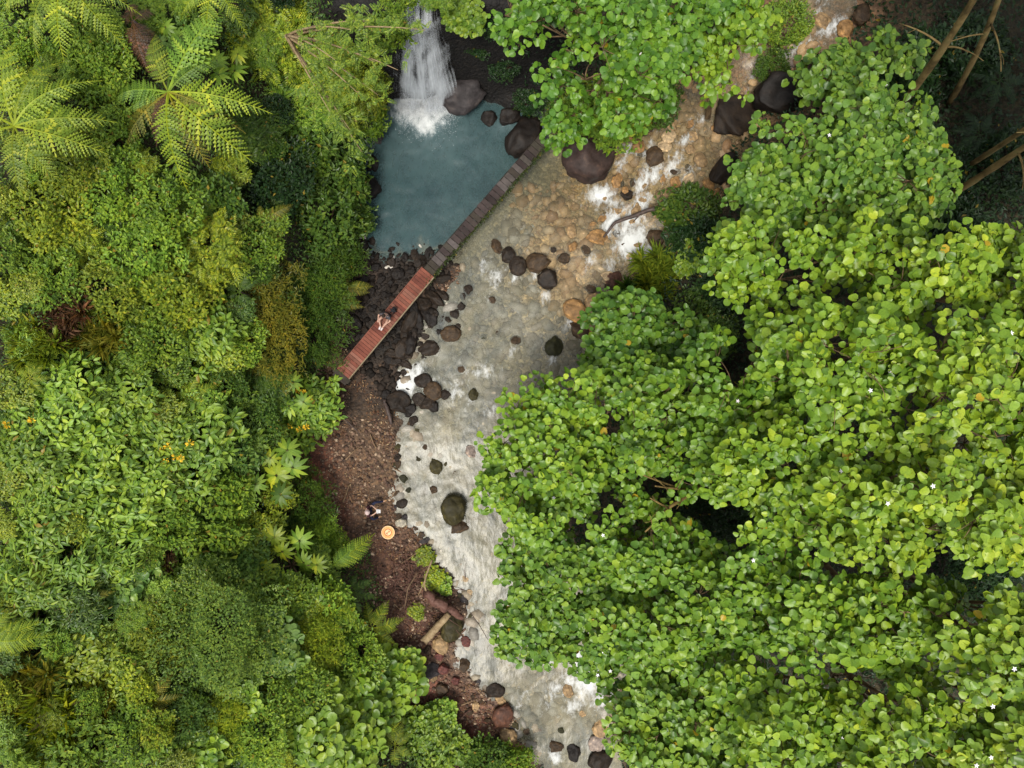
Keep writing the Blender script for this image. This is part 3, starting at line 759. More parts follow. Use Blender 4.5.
for px, py, r, k, l in ((461, 369, 4, 'brown', 'faint brown stone in pale water above the little ripple'), (474, 394, 6, 'olive', 'flat olive stone below the white ripple'), (413, 421, 5.5, 'dark', 'dark oval stone in the lavender shallows'),
                        (418, 431, 5, 'olive', 'olive stone just below the dark oval stone in the shallows'), (425, 447, 4, 'brown', 'small brown stone midway along the brown gravel edge'), (418, 459, 4.5, 'olive', 'half-sunk olive stone on the waterline of the gravel'),
                        (405, 479, 5.5, 'green', 'mossy stone on the waterline above its smaller twin'), (408, 490, 4, 'green', 'lower and smaller mossy waterline stone'), (402, 503, 5.5, 'dark', 'dark stone at the water edge across from the big olive boulder'),
                        (436, 466, 7.5, 'olive', 'olive green domed stone upstream of the big olive boulder'), (446, 464, 3.6, 'olive', 'pea-sized olive companion of the domed stone'), (456, 474, 4.2, 'brown', 'small brown stone standing alone upstream of the big boulder'),
                        (434, 490, 5.2, 'brown', 'pointed brown stone close upstream of the big olive boulder'), (460, 526, 9.5, 'brown', 'sunken brown rock behind the big olive boulder'), (472, 452, 7, 'pink', 'flat pinkish slab in mid-stream near the leaf canopy'),
                        (401, 523, 5.5, 'pale', 'pale grey stone on the bank beside the orange landing pad')):
    rock(px, py, r, k, l, 1.15)
rock(454, 510, 14.5, 'olive', 'big olive boulder standing alone in the pale stream', 1.1, 110, .12, .85, v=0, **B)
for px, py, r, k, l in ((442, 551, 2.6, 'white', 'first white pebble in the line of four by the stream'), (446, 554, 2.4, 'white', 'second white pebble in the line of four by the stream'), (449, 560, 3, 'white', 'third white pebble in the line of four by the stream'),
                        (451, 564, 2.6, 'white', 'last white pebble in the line of four by the stream'), (465, 579, 5, 'cream', 'cream and orange stone at the water edge'), (470, 594, 5, 'cream', 'long cream stone below the cream and orange one'),
                        (452, 628, 13, 'olive', 'mossy grey boulder beside the fallen log'), (466, 641, 5.5, 'red', 'dark red stone in the water by the mossy boulder'), (441, 645, 9, 'tan', 'angular tan block below the pale log'),
                        (409, 649, 4, 'cream', 'cream stone alone on reddish soil'), (439, 657, 5.5, 'red', 'dull red stone under the angular tan block'), (443, 668, 7, 'red', 'dark red stone lower on the bank, below the dull red one'), (431, 672, 9, 'grey', 'grey flat stone beside the dark red bank stones'),
                        (464, 664, 7, 'brown', 'round brown stone at the water edge where the bank bends'), (447, 704, 5, 'pink', 'square grey pink stone on the rubble bank'), (503, 715, 11, 'rust', 'big red brown rock at the edge of the rubble bank'),
                        (508, 736, 9, 'tan', 'beige lumpy rock near the lower shrubs and water'), (495, 690, 9, 'dark', 'dark rock at the water edge of the rubble bank'), (441, 690, 8, 'brown', 'brown flat rock in the middle of the rubble bank'),
                        (561, 729, 4.6, 'green', 'small mossy stone in water above the lower rocks'), (556, 746, 8, 'brown', 'brown rock beside the white froth at the lower frame edge'), (573, 751, 9, 'black', 'black rock bordering the lavender channel'),
                        (600, 727, 9, 'tan', 'tan block under the canopy beside the lavender channel'), (597, 742, 9, 'pink', 'pinkish slab below the tan block'), (601, 760, 12, 'dark', 'dark boulder at the channel mouth under leaves'), (568, 690, 7, 'tan', 'sunken tan rock between the lower rapids'),
                        (583, 712, 5, 'tan', 'small tan rock at the foot of the lower rapids')):
    rock(px, py, r, k, l, 1.15)
_bp = np.random.default_rng(29)
for a, b in ((428, 660), (436, 682), (450, 690), (420, 680), (458, 700), (466, 712), (440, 712), (478, 708), (486, 722), (470, 728), (455, 722), (492, 738), (480, 742), (432, 700), (425, 648), (449, 672), (456, 682), (474, 694), (462, 738), (446, 733), (499, 700), (416, 664), (452, 712), (484, 700), (438, 728)):
    rock(a + _bp.uniform(-3, 3), b + _bp.uniform(-3, 3), _bp.choice([2.5, 3, 3.5, 4, 5.5]), _bp.choice(['rust', 'brown', 'tan', 'brown', 'dark', 'pink', 'red']), 'small brown to reddish stone in the rubble of the lower bank', _bp.uniform(1, 1.6), sink=.4, group='rubble stones of the lower bank')


for px, py, r, k, l in ((822, 22, 9, 'tan', 'tan rock in the upper stream near the frame edge'), (848, 32, 10, 'orange', 'orange brown rock on the far side of the upper stream'), (862, 14, 9, 'brown', 'brown rock at the very top of the upper stream'), (790, 62, 7, 'pink', 'pinkish rock where the upper stream drops past the mossy bush'),
                        (806, 70, 8, 'brown', 'brown rock at the lip of the upper stream drop'), (838, 55, 7, 'tan', 'tan stone below the orange brown rock of the upper stream')):
    rock(px, py, r, k, l, 1.2)


for i in range(34):     # wet stones that line the gravel bank
    t_ = random.random(); b = 415 + 340 * t_
    best = min(((abs(float(WD(np.array([w[0]]), np.array([w[1]]))[0]) - .05), a) for a in np.arange(395, 545, 3) for w in [to_world([(a, b)])[0]] if w[0] < (P(505, b)[0] if b < 650 else P(545, b)[0])), default=None)
    if best: rock(best[1], b, random.choice([2.5, 3, 3.5, 4.5]), random.choice(['brown', 'dark', 'olive', 'brown', 'grey']), 'small wet stone lining the gravel waterline of the near bank', random.uniform(1, 1.6), group='small wet stones along the gravel waterline')
_ap = np.random.default_rng(17); _ac = []
for _ in range(3000):
    a, b = _ap.uniform(560, 745), _ap.uniform(85, 345)
    w_ = to_world([(a, b)])[0]
    if len(_ac) < 78 and float(WD(w_[:1], w_[1:])[0]) < -.15 and (a - 560) + (345 - b) * .2 > 30 and b < 345 - (a - 560) * .55 + 30 and all((a - c) ** 2 + (b - d) ** 2 > 10 ** 2 for c, d in _ac) and not ((a - 570) ** 2 + (b - 190) ** 2 < 26 ** 2 or (a - 590) ** 2 + (b - 156) ** 2 < 34 ** 2):
        _ac.append((a, b))
for a, b in _ac:
    rock(a, b, _ap.choice([3.5, 4, 5, 6, 7]), _ap.choice(['tan', 'orange', 'tan', 'cream', 'brown']), 'tan to orange cobble lying in the crowded amber shallows', _ap.uniform(1, 1.5), sink=.42, group='cobbles of the amber shallows')


def pebbles(name, n, test, lo, hi, mat, label, lift=.3):
    bm = bmesh.new(); bmesh.ops.create_icosphere(bm, subdivisions=1, radius=1)
    V = np.array([v.co[:] for v in bm.verts]); Fc = np.array([[v.index for v in f.verts] for f in bm.faces]); bm.free()
    x = rng.uniform(-9.5, 14, n * 6); y = rng.uniform(-19, 18, n * 6)
    k = test(x, y); x = x[k][:n]; y = y[k][:n]
    r = lo * (hi / lo) ** (rng.random(len(x)) ** 2.2)
    z = Hf(x, y) + r * lift
    th = rng.uniform(0, 6.28, len(x)); a = rng.uniform(.7, 1.3, len(x)); f = rng.uniform(.4, .75, len(x))
    W = V[None] * np.stack([r * a, r / a, r * f], -1)[:, None] * (1 + .35 * (rng.random((len(x), len(V), 1)) - .5))
    c, s = np.cos(th)[:, None], np.sin(th)[:, None]
    W = np.stack([W[..., 0] * c - W[..., 1] * s + x[:, None], W[..., 0] * s + W[..., 1] * c + y[:, None], W[..., 2] + z[:, None]], -1)
    Fa = (Fc[None] + (np.arange(len(x)) * len(V))[:, None, None]).reshape(-1, 3)
    tag(link(name, mesh_np(name, W.reshape(-1, 3), Fa, True), mat), label, 'pebbles', kind='stuff')


M_BEDP = solid_mat('bed_pebbles', [(.10, .078, .055), (.22, .18, .125), (.31, .265, .19), (.25, .20, .145), (.38, .35, .29), (.18, .165, .14)], 12, .6, .3, .4, island=True)
M_AMBP = solid_mat('amber_pebbles', [(.20, .12, .06), (.36, .24, .12), (.46, .30, .15), (.30, .17, .08), (.50, .37, .22)], 12, .6, .3, .4, island=True)
M_SHOP = solid_mat('shore_pebbles', [(.035, .022, .015), (.07, .04, .028), (.15, .09, .06), (.05, .03, .022), (.26, .18, .12), (.10, .05, .033), (.14, .085, .055), (.46, .34, .23)], 12, .8, .3, .3, island=True)
M_WETP = solid_mat('wet_pebbles', [(.010, .008, .007), (.020, .016, .013), (.03, .022, .017), (.014, .011, .009)], 12, .8, .3, .12, island=True)


def amber(x, y): return noise2(x, y, .5) * 1.0 + (x - .12 * (y - 5)) * .25 + (y - 4) * .12 > 1.0


def wetbar(x, y):
    c = np.zeros(np.shape(x))
    for px, py, r in ((395, 275, 45), (370, 320, 40), (420, 320, 36), (400, 365, 40), (435, 250, 30), (355, 260, 30)):
        w = to_world([(px, py)])[0]; c = np.maximum(c, np.exp(-((x - w[0]) ** 2 + (y - w[1]) ** 2) / (r / 20) ** 2))
    return c > .42


def pooly(x, y): return (((x + 4.2) / 4.4) ** 2 + ((y - 10.3) / 4.6) ** 2) < 1
pebbles('pebbles', 3600, lambda x, y: (WD(x, y) < .1) & (y < 12) & ~amber(x, y) & ~pooly(x, y), .08, .40, M_BEDP, 'pale beige cobbles on the bed of the milky stream', .1)
pebbles('pebbles', 3000, lambda x, y: (WD(x, y) < .3) & amber(x, y) & ~pooly(x, y) & ((x > 3.2) | (y < 10)), .07, .42, M_AMBP, 'amber and tan cobbles on the bed of the upper stream', .15)
pebbles('pebbles', 11000, lambda x, y: (WD(x, y) > .05) & (sdist(SHORE, x, y) < .5) & (y < 8) & ~wetbar(x, y) & (noise2(x, y, .8, 3.) > .30), .025, .115, M_SHOP, 'cream and brown pebbles strewn on the reddish bank')
pebbles('pebbles', 3500, lambda x, y: (sdist(SHORE, x, y) < .5) & wetbar(x, y), .05, .22, M_WETP, 'dark wet cobbles of the bar under the footbridge')

def litter():
    n = 26000; x = rng.uniform(-9.5, 2, n); y = rng.uniform(-19, 8, n)
    k = (WD(x, y) > .15) & (sdist(SHORE, x, y) < .8) & ~wetbar(x, y) & (noise2(x, y, .9, 7.) > .42); x, y = x[k], y[k]
    a = rng.uniform(0, 6.28, len(x)); z = Hf(x, y) + rng.uniform(.02, .09, len(x))
    V, Fc = scatter(leaf_small(.45), np.stack([x, y, z], -1), np.stack([np.cos(a), np.sin(a), rng.normal(0, .2, len(x))], -1), np.array([0, 0, 1.]) + rng.normal(0, .35, (len(x), 3)), rng.uniform(.04, .17, len(x)))
    m = solid_mat('leaf_litter', [(.05, .025, .015), (.13, .065, .035), (.09, .04, .022), (.20, .12, .06), (.11, .05, .03), (.38, .27, .15)], 9, .85, .2, .15, island=True)
    tag(link('leaf_litter', mesh_np('leaf_litter', V, Fc), m), 'brown and straw dead leaves littering the reddish bank', 'leaf litter', kind='stuff')
    for i, (px, py, L, ang, lab) in enumerate(((356, 452, 1.1, 40, 'straight pale stick lying highest on the gravel bank'), (374, 440, .8, 110, 'short bent stick near the thin dark log'), (348, 492, .9, 70, 'grey stick on the red soil uphill of the seated pilot'), (398, 470, .8, 150, 'driftwood stick near the mossy waterline stones'),
                                               (412, 555, 1.0, 35, 'crooked stick below the pale grey bank stone'), (400, 655, 1.2, 80, 'reddish stick beside the lone cream stone'), (420, 705, 1.3, 120, 'long stick over the rubble bank'), (470, 700, .9, 20, 'short stick on rubble near the dark waterline rock'), (480, 735, 1.0, 60, 'stick lying next to the big red brown rock'), (446, 640, .9, 10, 'bark strip wedged by the angular tan block'))):
        x, y = to_world([(px, py)])[0]; mb = MB(); th = math.radians(ang); e = np.array([math.cos(th), math.sin(th), 0]) * L / 2
        p0 = np.array([x, y, 0]) - e; p1 = np.array([x, y, 0]) + e
        p0[2] = H1(p0[0], p0[1]) + .08; p1[2] = H1(p1[0], p1[1]) + .10
        pts = bez(p0, p1, (rng.normal(0, .12), rng.normal(0, .12), .06), 8); mb.tube(pts, np.linspace(.045, .022, 8), 6)
        mb.tube(bez(pts[4], pts[4] + np.array([-e[1], e[0], .1]) * .5, (0, 0, .05), 5), np.linspace(.022, .008, 5), 5)
        tag(link('stick', mb.mesh('stick', True), solid_mat('stick_wood', [(.07, .04, .025), (.17, .11, .065), (.24, .17, .10)], 8, .85, .4, .15)), lab, 'stick')


litter()

# ------------------------------------------------------------------ footbridge
def build_bridge():
    z0 = 1.55
    A = np.array([*P(343, 374, z0), z0]); Bm = np.array([*P(428, 272, z0), z0]); C = np.array([*P(543, 140, z0 + .25), z0 + .25])
    root = thing('footbridge', 'narrow footbridge, red planked at one end and old dark timber at the other', 'footbridge', tuple((A + C) / 2))
    off = Matrix.Translation(-Vector((A + C) / 2))
    red = solid_mat('red_planks', [(.10, .030, .020), (.14, .043, .027), (.18, .060, .038), (.125, .048, .031), (.20, .085, .058)], 2.2, .75, .3, .2, island=True)
    dark = solid_mat('old_planks', [(.022, .015, .014), (.046, .033, .031), (.030, .026, .016), (.085, .07, .067)], 4, .8, .5, .2, island=True)
    pale = solid_mat('pale_edge', [(.13, .10, .055), (.26, .20, .13)], 6, .8, .3, .2)
    moss = solid_mat('moss', [(.02, .032, .006), (.05, .062, .012), (.08, .07, .03)], 9, .95, .6, .1)
    def frame(a, b):
        e = unit(b - a); s = unit(np.cross(e, [0, 0, 1])); u = np.cross(s, e)
        return e, s, u, np.linalg.norm(b - a)
    def part(name, mb, mat):
        o = link(name, mb.mesh(name), mat, root); o.matrix_parent_inverse = off; return o
    e, s, u, L = frame(A, Bm); R = np.stack([e, s, u], 1)
    mb = MB(); k = int(L / .155)
    for i in range(k):
        t = (i + .5) / k * L
        mb.box(A + e * t + u * random.uniform(-.006, .006) + s * random.uniform(-.012, .012), (.143, .70 + random.uniform(-.035, .035), .04), R)
    part('red_deck', mb, red)
    mb = MB(); mb.box(A + e * L / 2 + s * .375 - u * .03, (L, .045, .12), R); part('edge_rail', mb, pale)
    mb = MB(); mb.box(A + e * L / 2 - s * .372 - u * .03, (L, .035, .10), R); part('edge_rail', mb, red)
    e2, s2, u2, L2 = frame(Bm, C); R2 = np.stack([e2, s2, u2], 1)
    mb = MB(); k = int(L2 / .27)
    for i in range(k):
        t = (i + .5) / k * L2
        mb.box(Bm + e2 * t + u2 * random.uniform(-.015, .015) + s2 * random.uniform(-.03, .03) - u2 * .02, (.25, .56 + random.uniform(-.07, .05), .06), R2)
    part('old_deck', mb, dark)
    mb = MB()
    for sg in (-.22, .22):
        mb.tube(np.array([A + s * sg - u * .17 - e * .3, A + e * L * .5 + s * sg - u * .2, Bm + s * sg - u * .17, Bm + e2 * L2 * .5 + s2 * sg - u2 * .22, C + s2 * sg - u2 * .18 + e2 * .3]), .12, 8)
    part('bearer_log', mb, dark)
    # moss along the down-stream edge of the old timber
    pts = []
    n = 1100
    t = rng.random(n) * (L2 + .5) - .5; side = .30 + rng.normal(0, .05, n)
    pos = Bm + e2 * t[:, None] + s2 * side[:, None] + u2 * rng.uniform(-.08, .02, n)[:, None]
    V, Fc = scatter(LS, pos, rng.normal(0, 1, (n, 3)) + np.array(s2), np.array([0, 0, 1.]) + rng.normal(0, .4, (n, 3)), rng.uniform(.06, .16, n))
    o = link('moss', mesh_np('moss', V, Fc), M_LEAF, root, (.045, .06, .012)); o.matrix_parent_inverse = off
    mb = MB()
    mb.box(A - e * .12 - u * .14, (.22, .95, .22), R); mb.box(A - e * .3 - u * .55, (.14, .8, .9), R)
    part('abutment', mb, dark)
    return A, Bm, e, s


BR_A, BR_B, BR_E, BR_S = build_bridge()

# ------------------------------------------------------------------ fallen wood
def wood(name, pts, rad, label, cat, mat=None, side=None):
    P3 = []
    for px, py, z in pts:
        x, y = P(px, py, z); P3.append((x, y, z))
    P3 = np.array(P3); t = np.linspace(0, 1, len(P3)); tt = np.linspace(0, 1, 4 * len(P3))
    Q = np.stack([np.interp(tt, t, P3[:, i]) for i in range(3)], -1) + (noise3(np.stack([tt * 9, tt * 0 + len(label), tt * 0], -1))[:, None] - .5) * rad[0] * .9
    mb = MB(); mb.tube(Q, np.interp(tt, np.linspace(0, 1, len(rad)), rad), 8)
    for a, b, r in (side or []):
        x, y = P(*b); i = int(a * (len(Q) - 1))
        mb.tube(bez(Q[i], (x, y, b[2]), (0, 0, .05), 6), np.linspace(r, r * .4, 6), 6)
    return tag(link(name, mb.mesh(name, True), mat or M_BARK), label, cat)


M_DARKW = solid_mat('wet_wood', [(.022, .014, .011), (.05, .032, .025), (.09, .06, .05)], 6, .6, .5, .4)
M_REDW = solid_mat('red_wood', [(.04, .02, .014), (.10, .045, .032), (.15, .08, .06)], 6, .7, .5, .3)
M_PALEW = solid_mat('pale_wood', [(.13, .085, .045), (.24, .17, .09), (.30, .23, .13)], 6, .75, .4, .3)
wood('dead_branch', [(604, 237, .62), (615, 222, .85), (632, 217, 1.05), (648, 210, 1.2), (668, 206, 1.4), (690, 206, 1.6)], [.05, .09, .10, .11, .12], 'bent dark dead branch hanging over the white rapids', 'branch', M_DARKW, [(.55, (633, 222, 1.0), .05)])
wood('fallen_log', [(425, 594, .55), (438, 602, .6), (450, 610, .5), (462, 619, .3)], [.20, .25, .24, .12], 'dark red fallen log lying along the debris bank', 'log', M_REDW)
wood('fallen_log', [(424, 642, .6), (436, 628, .7), (449, 614, .75)], [.20, .19, .15], 'pale sawn log propped on the mossy boulder', 'log', M_PALEW)
wood('fallen_log', [(384, 400, .3), (388, 412, .35), (392, 424, .3)], [.09, .11, .08], 'thin dark log on the bank near the foam patch', 'log', M_DARKW)
wood('stick', [(338, 414, .5), (352, 426, .45), (360, 434, .45)], [.04, .035, .02], 'thin dark stick lying below the red bridge end', 'stick', M_DARKW)
wood('dead_branch', [(418, 572, .7), (408, 588, .95), (405, 606, .6)], [.03, .035, .02], 'curved root-like branch arching over the debris tangle', 'branch', M_TWIG, [(.4, (398, 585, .6), .02)])
wood('dead_branch', [(432, 560, .5), (424, 582, .75), (430, 604, .5)], [.05, .05, .03], 'pale upright branch between debris tangle and green tuft', 'branch', M_PALEW, [(.5, (418, 596, .5), .03)])
wood('dead_branch', [(470, 612, .2), (480, 626, .1), (488, 640, 0)], [.02, .02, .012], 'thin dark twig reaching from the log into the water', 'branch', M_DARKW)


def tangle(px, py, cnt, label):
    x0, y0 = P(px, py, .4); mb = MB()
    for i in range(cnt):
        a = rng.uniform(0, 6.28); r = rng.uniform(.2, 1.2)
        p = np.array([x0 + rng.normal(0, .5), y0 + rng.normal(0, .7), 0]); p[2] = H1(p[0], p[1]) + .08
        q = p + np.array([math.cos(a) * r, math.sin(a) * r, rng.uniform(-.05, .45)])
        mb.tube(bez(p, q, (rng.normal(0, .2), rng.normal(0, .2), .2), 7), np.linspace(.022, .006, 7), 5)
    tag(link('brushwood', mb.mesh('brushwood', True), M_REDW), label, 'brushwood', kind='stuff')


tangle(404, 582, 90, 'tangle of reddish dead roots and twigs on the bank below the landing pad')
tangle(440, 615, 45, 'smaller tangle of roots around the dark red fallen log')
tangle(452, 735, 40, 'thin twig litter tangled between rubble and lower shrubs')

# ------------------------------------------------------------------ crowns of round leaves (the trees beyond the stream)
def whorls(tw, nrm, per, size, rng, spread=.5, tilt=.46):
    n = len(tw)
    az = rng.uniform(0, 6.28, (n, 1)) + np.arange(per)[None] * (2 * math.pi / per) + rng.normal(0, .35, (n, per))
    rr = rng.uniform(.15, 1.0, (n, per)) * spread * size
    up = rng.uniform(-.45, .15, (n, per)) * spread * size - .25 * rr
    out = np.stack([np.cos(az), np.sin(az), np.zeros_like(az)], -1)
    pos = tw[:, None] + out * rr[..., None] + np.array([0, 0, 1.]) * up[..., None] + nrm[:, None] * .05
    d = out + rng.normal(0, .25, out.shape); d[..., 2] -= .22
    nn = np.array([0, 0, 1.]) + .40 * nrm[:, None] + out * .22 + rng.normal(0, tilt, out.shape)
    nn[..., 2] = np.maximum(nn[..., 2], .15)
    sz = size * (.45 + .85 * rng.random((n, per)) ** .8)
    return pos.reshape(-1, 3), d.reshape(-1, 3), nn.reshape(-1, 3), sz.ravel()


GAPS = [(700, 283, 34), (690, 255, 26), (738, 512, 21), (715, 530, 10), (612, 428, 17), (606, 410, 12), (545, 58, 14), (556, 72, 10), (530, 100, 16), (658, 488, 18), (640, 480, 10), (992, 578, 28), (960, 582, 14), (775, 645, 9), (688, 392, 13), (738, 350, 20), (722, 372, 13),
        (842, 522, 11), (820, 655, 13), (578, 588, 9), (975, 205, 40), (1010, 190, 40), (600, 520, 8), (700, 560, 8), (905, 355, 9), (800, 232, 12), (870, 462, 9), (755, 300, 11), (845, 400, 9),
        (740, 600, 9), (650, 665, 10), (930, 430, 9), (880, 690, 9), (730, 700, 9), (800, 560, 8)]


def in_gap(x, y, z):
    g = np.zeros(np.shape(x), bool)
    for px, py, r in GAPS:
        k = (CZ - z) / F
        g |= ((x - (px - 512) * k) ** 2 + (y - (384 - py) * k) ** 2) < (.8 * r * k) ** 2
    return g


def crown_mesh(ells, seed, leaf=.235, dens=1.0, pad=.95, drop=1.15, shape=LR, per=7, thin=.355):
    r = np.random.default_rng(seed)
    pads = []
    for (px, py, rx, ry, z) in ells:
        k = (CZ - z) / F
        cx, cy = P(px, py, z); ax, ay = max(.25, rx * k - .42 * pad), max(.25, ry * k - .42 * pad)
        area = math.pi * ax * ay; want = int(area / (pad * pad) * 2.0 * dens) + 3
        got = []
        for _ in range(want * 12):
            a = r.uniform(0, 6.28); q = math.sqrt(r.random())
            x = cx + ax * q * math.cos(a); y = cy + ay * q * math.sin(a)
            zz = z + .5 - drop * q ** 2.2 + r.normal(0, .6)
            if in_gap(np.array(x), np.array(y), z): continue
            if all((x - g[0]) ** 2 + (y - g[1]) ** 2 > (.52 * pad) ** 2 for g in got):
                got.append((x, y, zz))
            if len(got) >= want: break
        pads += got
    pads = np.array(pads)
    tws = []; nrs = []
    for x, y, z in pads:
        R = pad * r.uniform(.5, 1.05); k = int(20 * (R / .95) ** 2) + 4
        d = unit(r.normal(0, 1, (k * 2, 3))); d = d[d[:, 2] > -.25][:k]
        tws.append(np.array([x, y, z]) + d * np.array([R, R, R * .62]) * r.uniform(.7, 1.0, (len(d), 1))); nrs.append(d)
    tw = np.vstack(tws); nr = np.vstack(nrs)
    kk = (noise3(tw + seed, .95) > thin) & (noise3(tw + seed * 1.7, 2.1) > .26) & ~in_gap(tw[:, 0], tw[:, 1], np.median(tw[:, 2]))
    tw, nr = tw[kk], nr[kk]
    pos, d, nn, sz = whorls(tw, nr, per, leaf, r, .85)
    hh = r.random(len(pos)) < .45
    mb = MB()
    for sel, shp in ((hh, LR2), (~hh, shape)):
        V, Fc = scatter(shp, pos[sel], d[sel], nn[sel], sz[sel]); mb.add(V, Fc)
    me = mb.mesh('crown', True)
    return me, pads, tw


def limbs(base, pads, r0, seed, top=None, nmax=40):
    r = np.random.default_rng(seed); mb = MB()
    base = np.array(base, float); c = pads.mean(0); c = np.array([c[0], c[1], pads[:, 2].min() - .8]) if top is None else np.array(top, float)
    fork = base + (c - base) * .62
    tr = bez(base, fork, (r.normal(0, .2), r.normal(0, .2), 0), 9)
    mb.tube(tr, np.linspace(r0, r0 * .65, 9), 9)
    sel = pads[r.permutation(len(pads))[:nmax]]
    k = max(3, len(sel) // 5); cen = sel[:k]
    own = np.argmin(((sel[:, None] - cen[None]) ** 2).sum(-1), 1)
    for j in range(k):
        e = cen[j] + np.array([0, 0, -.55])
        pl = bez(fork, e, (r.normal(0, .3), r.normal(0, .3), -.2), 9); mb.tube(pl, np.linspace(r0 * .5, r0 * .16, 9), 7)
        for q in sel[own == j]:
            s = pl[int(r.integers(4, 8))]
            mb.tube(bez(s, q + np.array([0, 0, -.1]), (r.normal(0, .2), r.normal(0, .2), -.15), 7), np.linspace(r0 * .2, .012, 7), 5)
    return mb


def tree(label, ells, color, seed, base=None, leaf=.235, dens=1.0, r0=.16, flowers=0, pad=.95, drop=1.15, shape=LR, mat=None, per=7, thin=.355, name='broadleaf_tree', top=None, group=None):
    me, pads, tw = crown_mesh(ells, seed, leaf, dens, pad, drop, shape, per, thin)
    c = pads.mean(0)
    if base is None:
        bx, by = c[0] + 1.2, c[1] * .97
    else:
        bx, by = base
    bz = H1(bx, by) - .15
    root = thing(name, label, 'tree', (bx, by, bz), group=group)
    inv = Matrix.Translation((-bx, -by, -bz))
    o = link('crown', me, mat or M_GLOSS, root, color); o.matrix_parent_inverse = inv
    lm = limbs((bx, by, bz), pads, r0, seed, top); rt = np.random.default_rng(seed + 500)
    own = np.argmin(((tw[:, None] - pads[None]) ** 2).sum(-1), 1)
    for i in np.nonzero(rt.random(len(tw)) < .45)[0]:
        lm.tube(bez(pads[own[i]] - np.array([0, 0, .2]), tw[i], (rt.normal(0, .1), rt.normal(0, .1), .12), 4), np.linspace(.018, .007, 4), 3)
    o = link('trunk', lm.mesh('trunk', True), M_BARK, root); o.matrix_parent_inverse = inv
    r = np.random.default_rng(seed + 900)
    hi = tw[np.argsort(-tw[:, 2])[:max(6, len(tw) // 2)]]
    for i in range(flowers):
        p = hi[int(r.integers(len(hi)))] + np.array([0, 0, .16])
        a = np.arange(5) * 1.2566 + r.uniform(0, 6)
        d = np.stack([np.cos(a), np.sin(a), np.full(5, .35)], -1)
        V, Fc = scatter(LO, np.repeat(p[None], 5, 0), d, np.array([0, 0, 1.]) + .2 * d, np.full(5, .08))
        f = link('flower', mesh_np('flower', V, Fc), M_WHITE, root); f.matrix_parent_inverse = inv
    return root


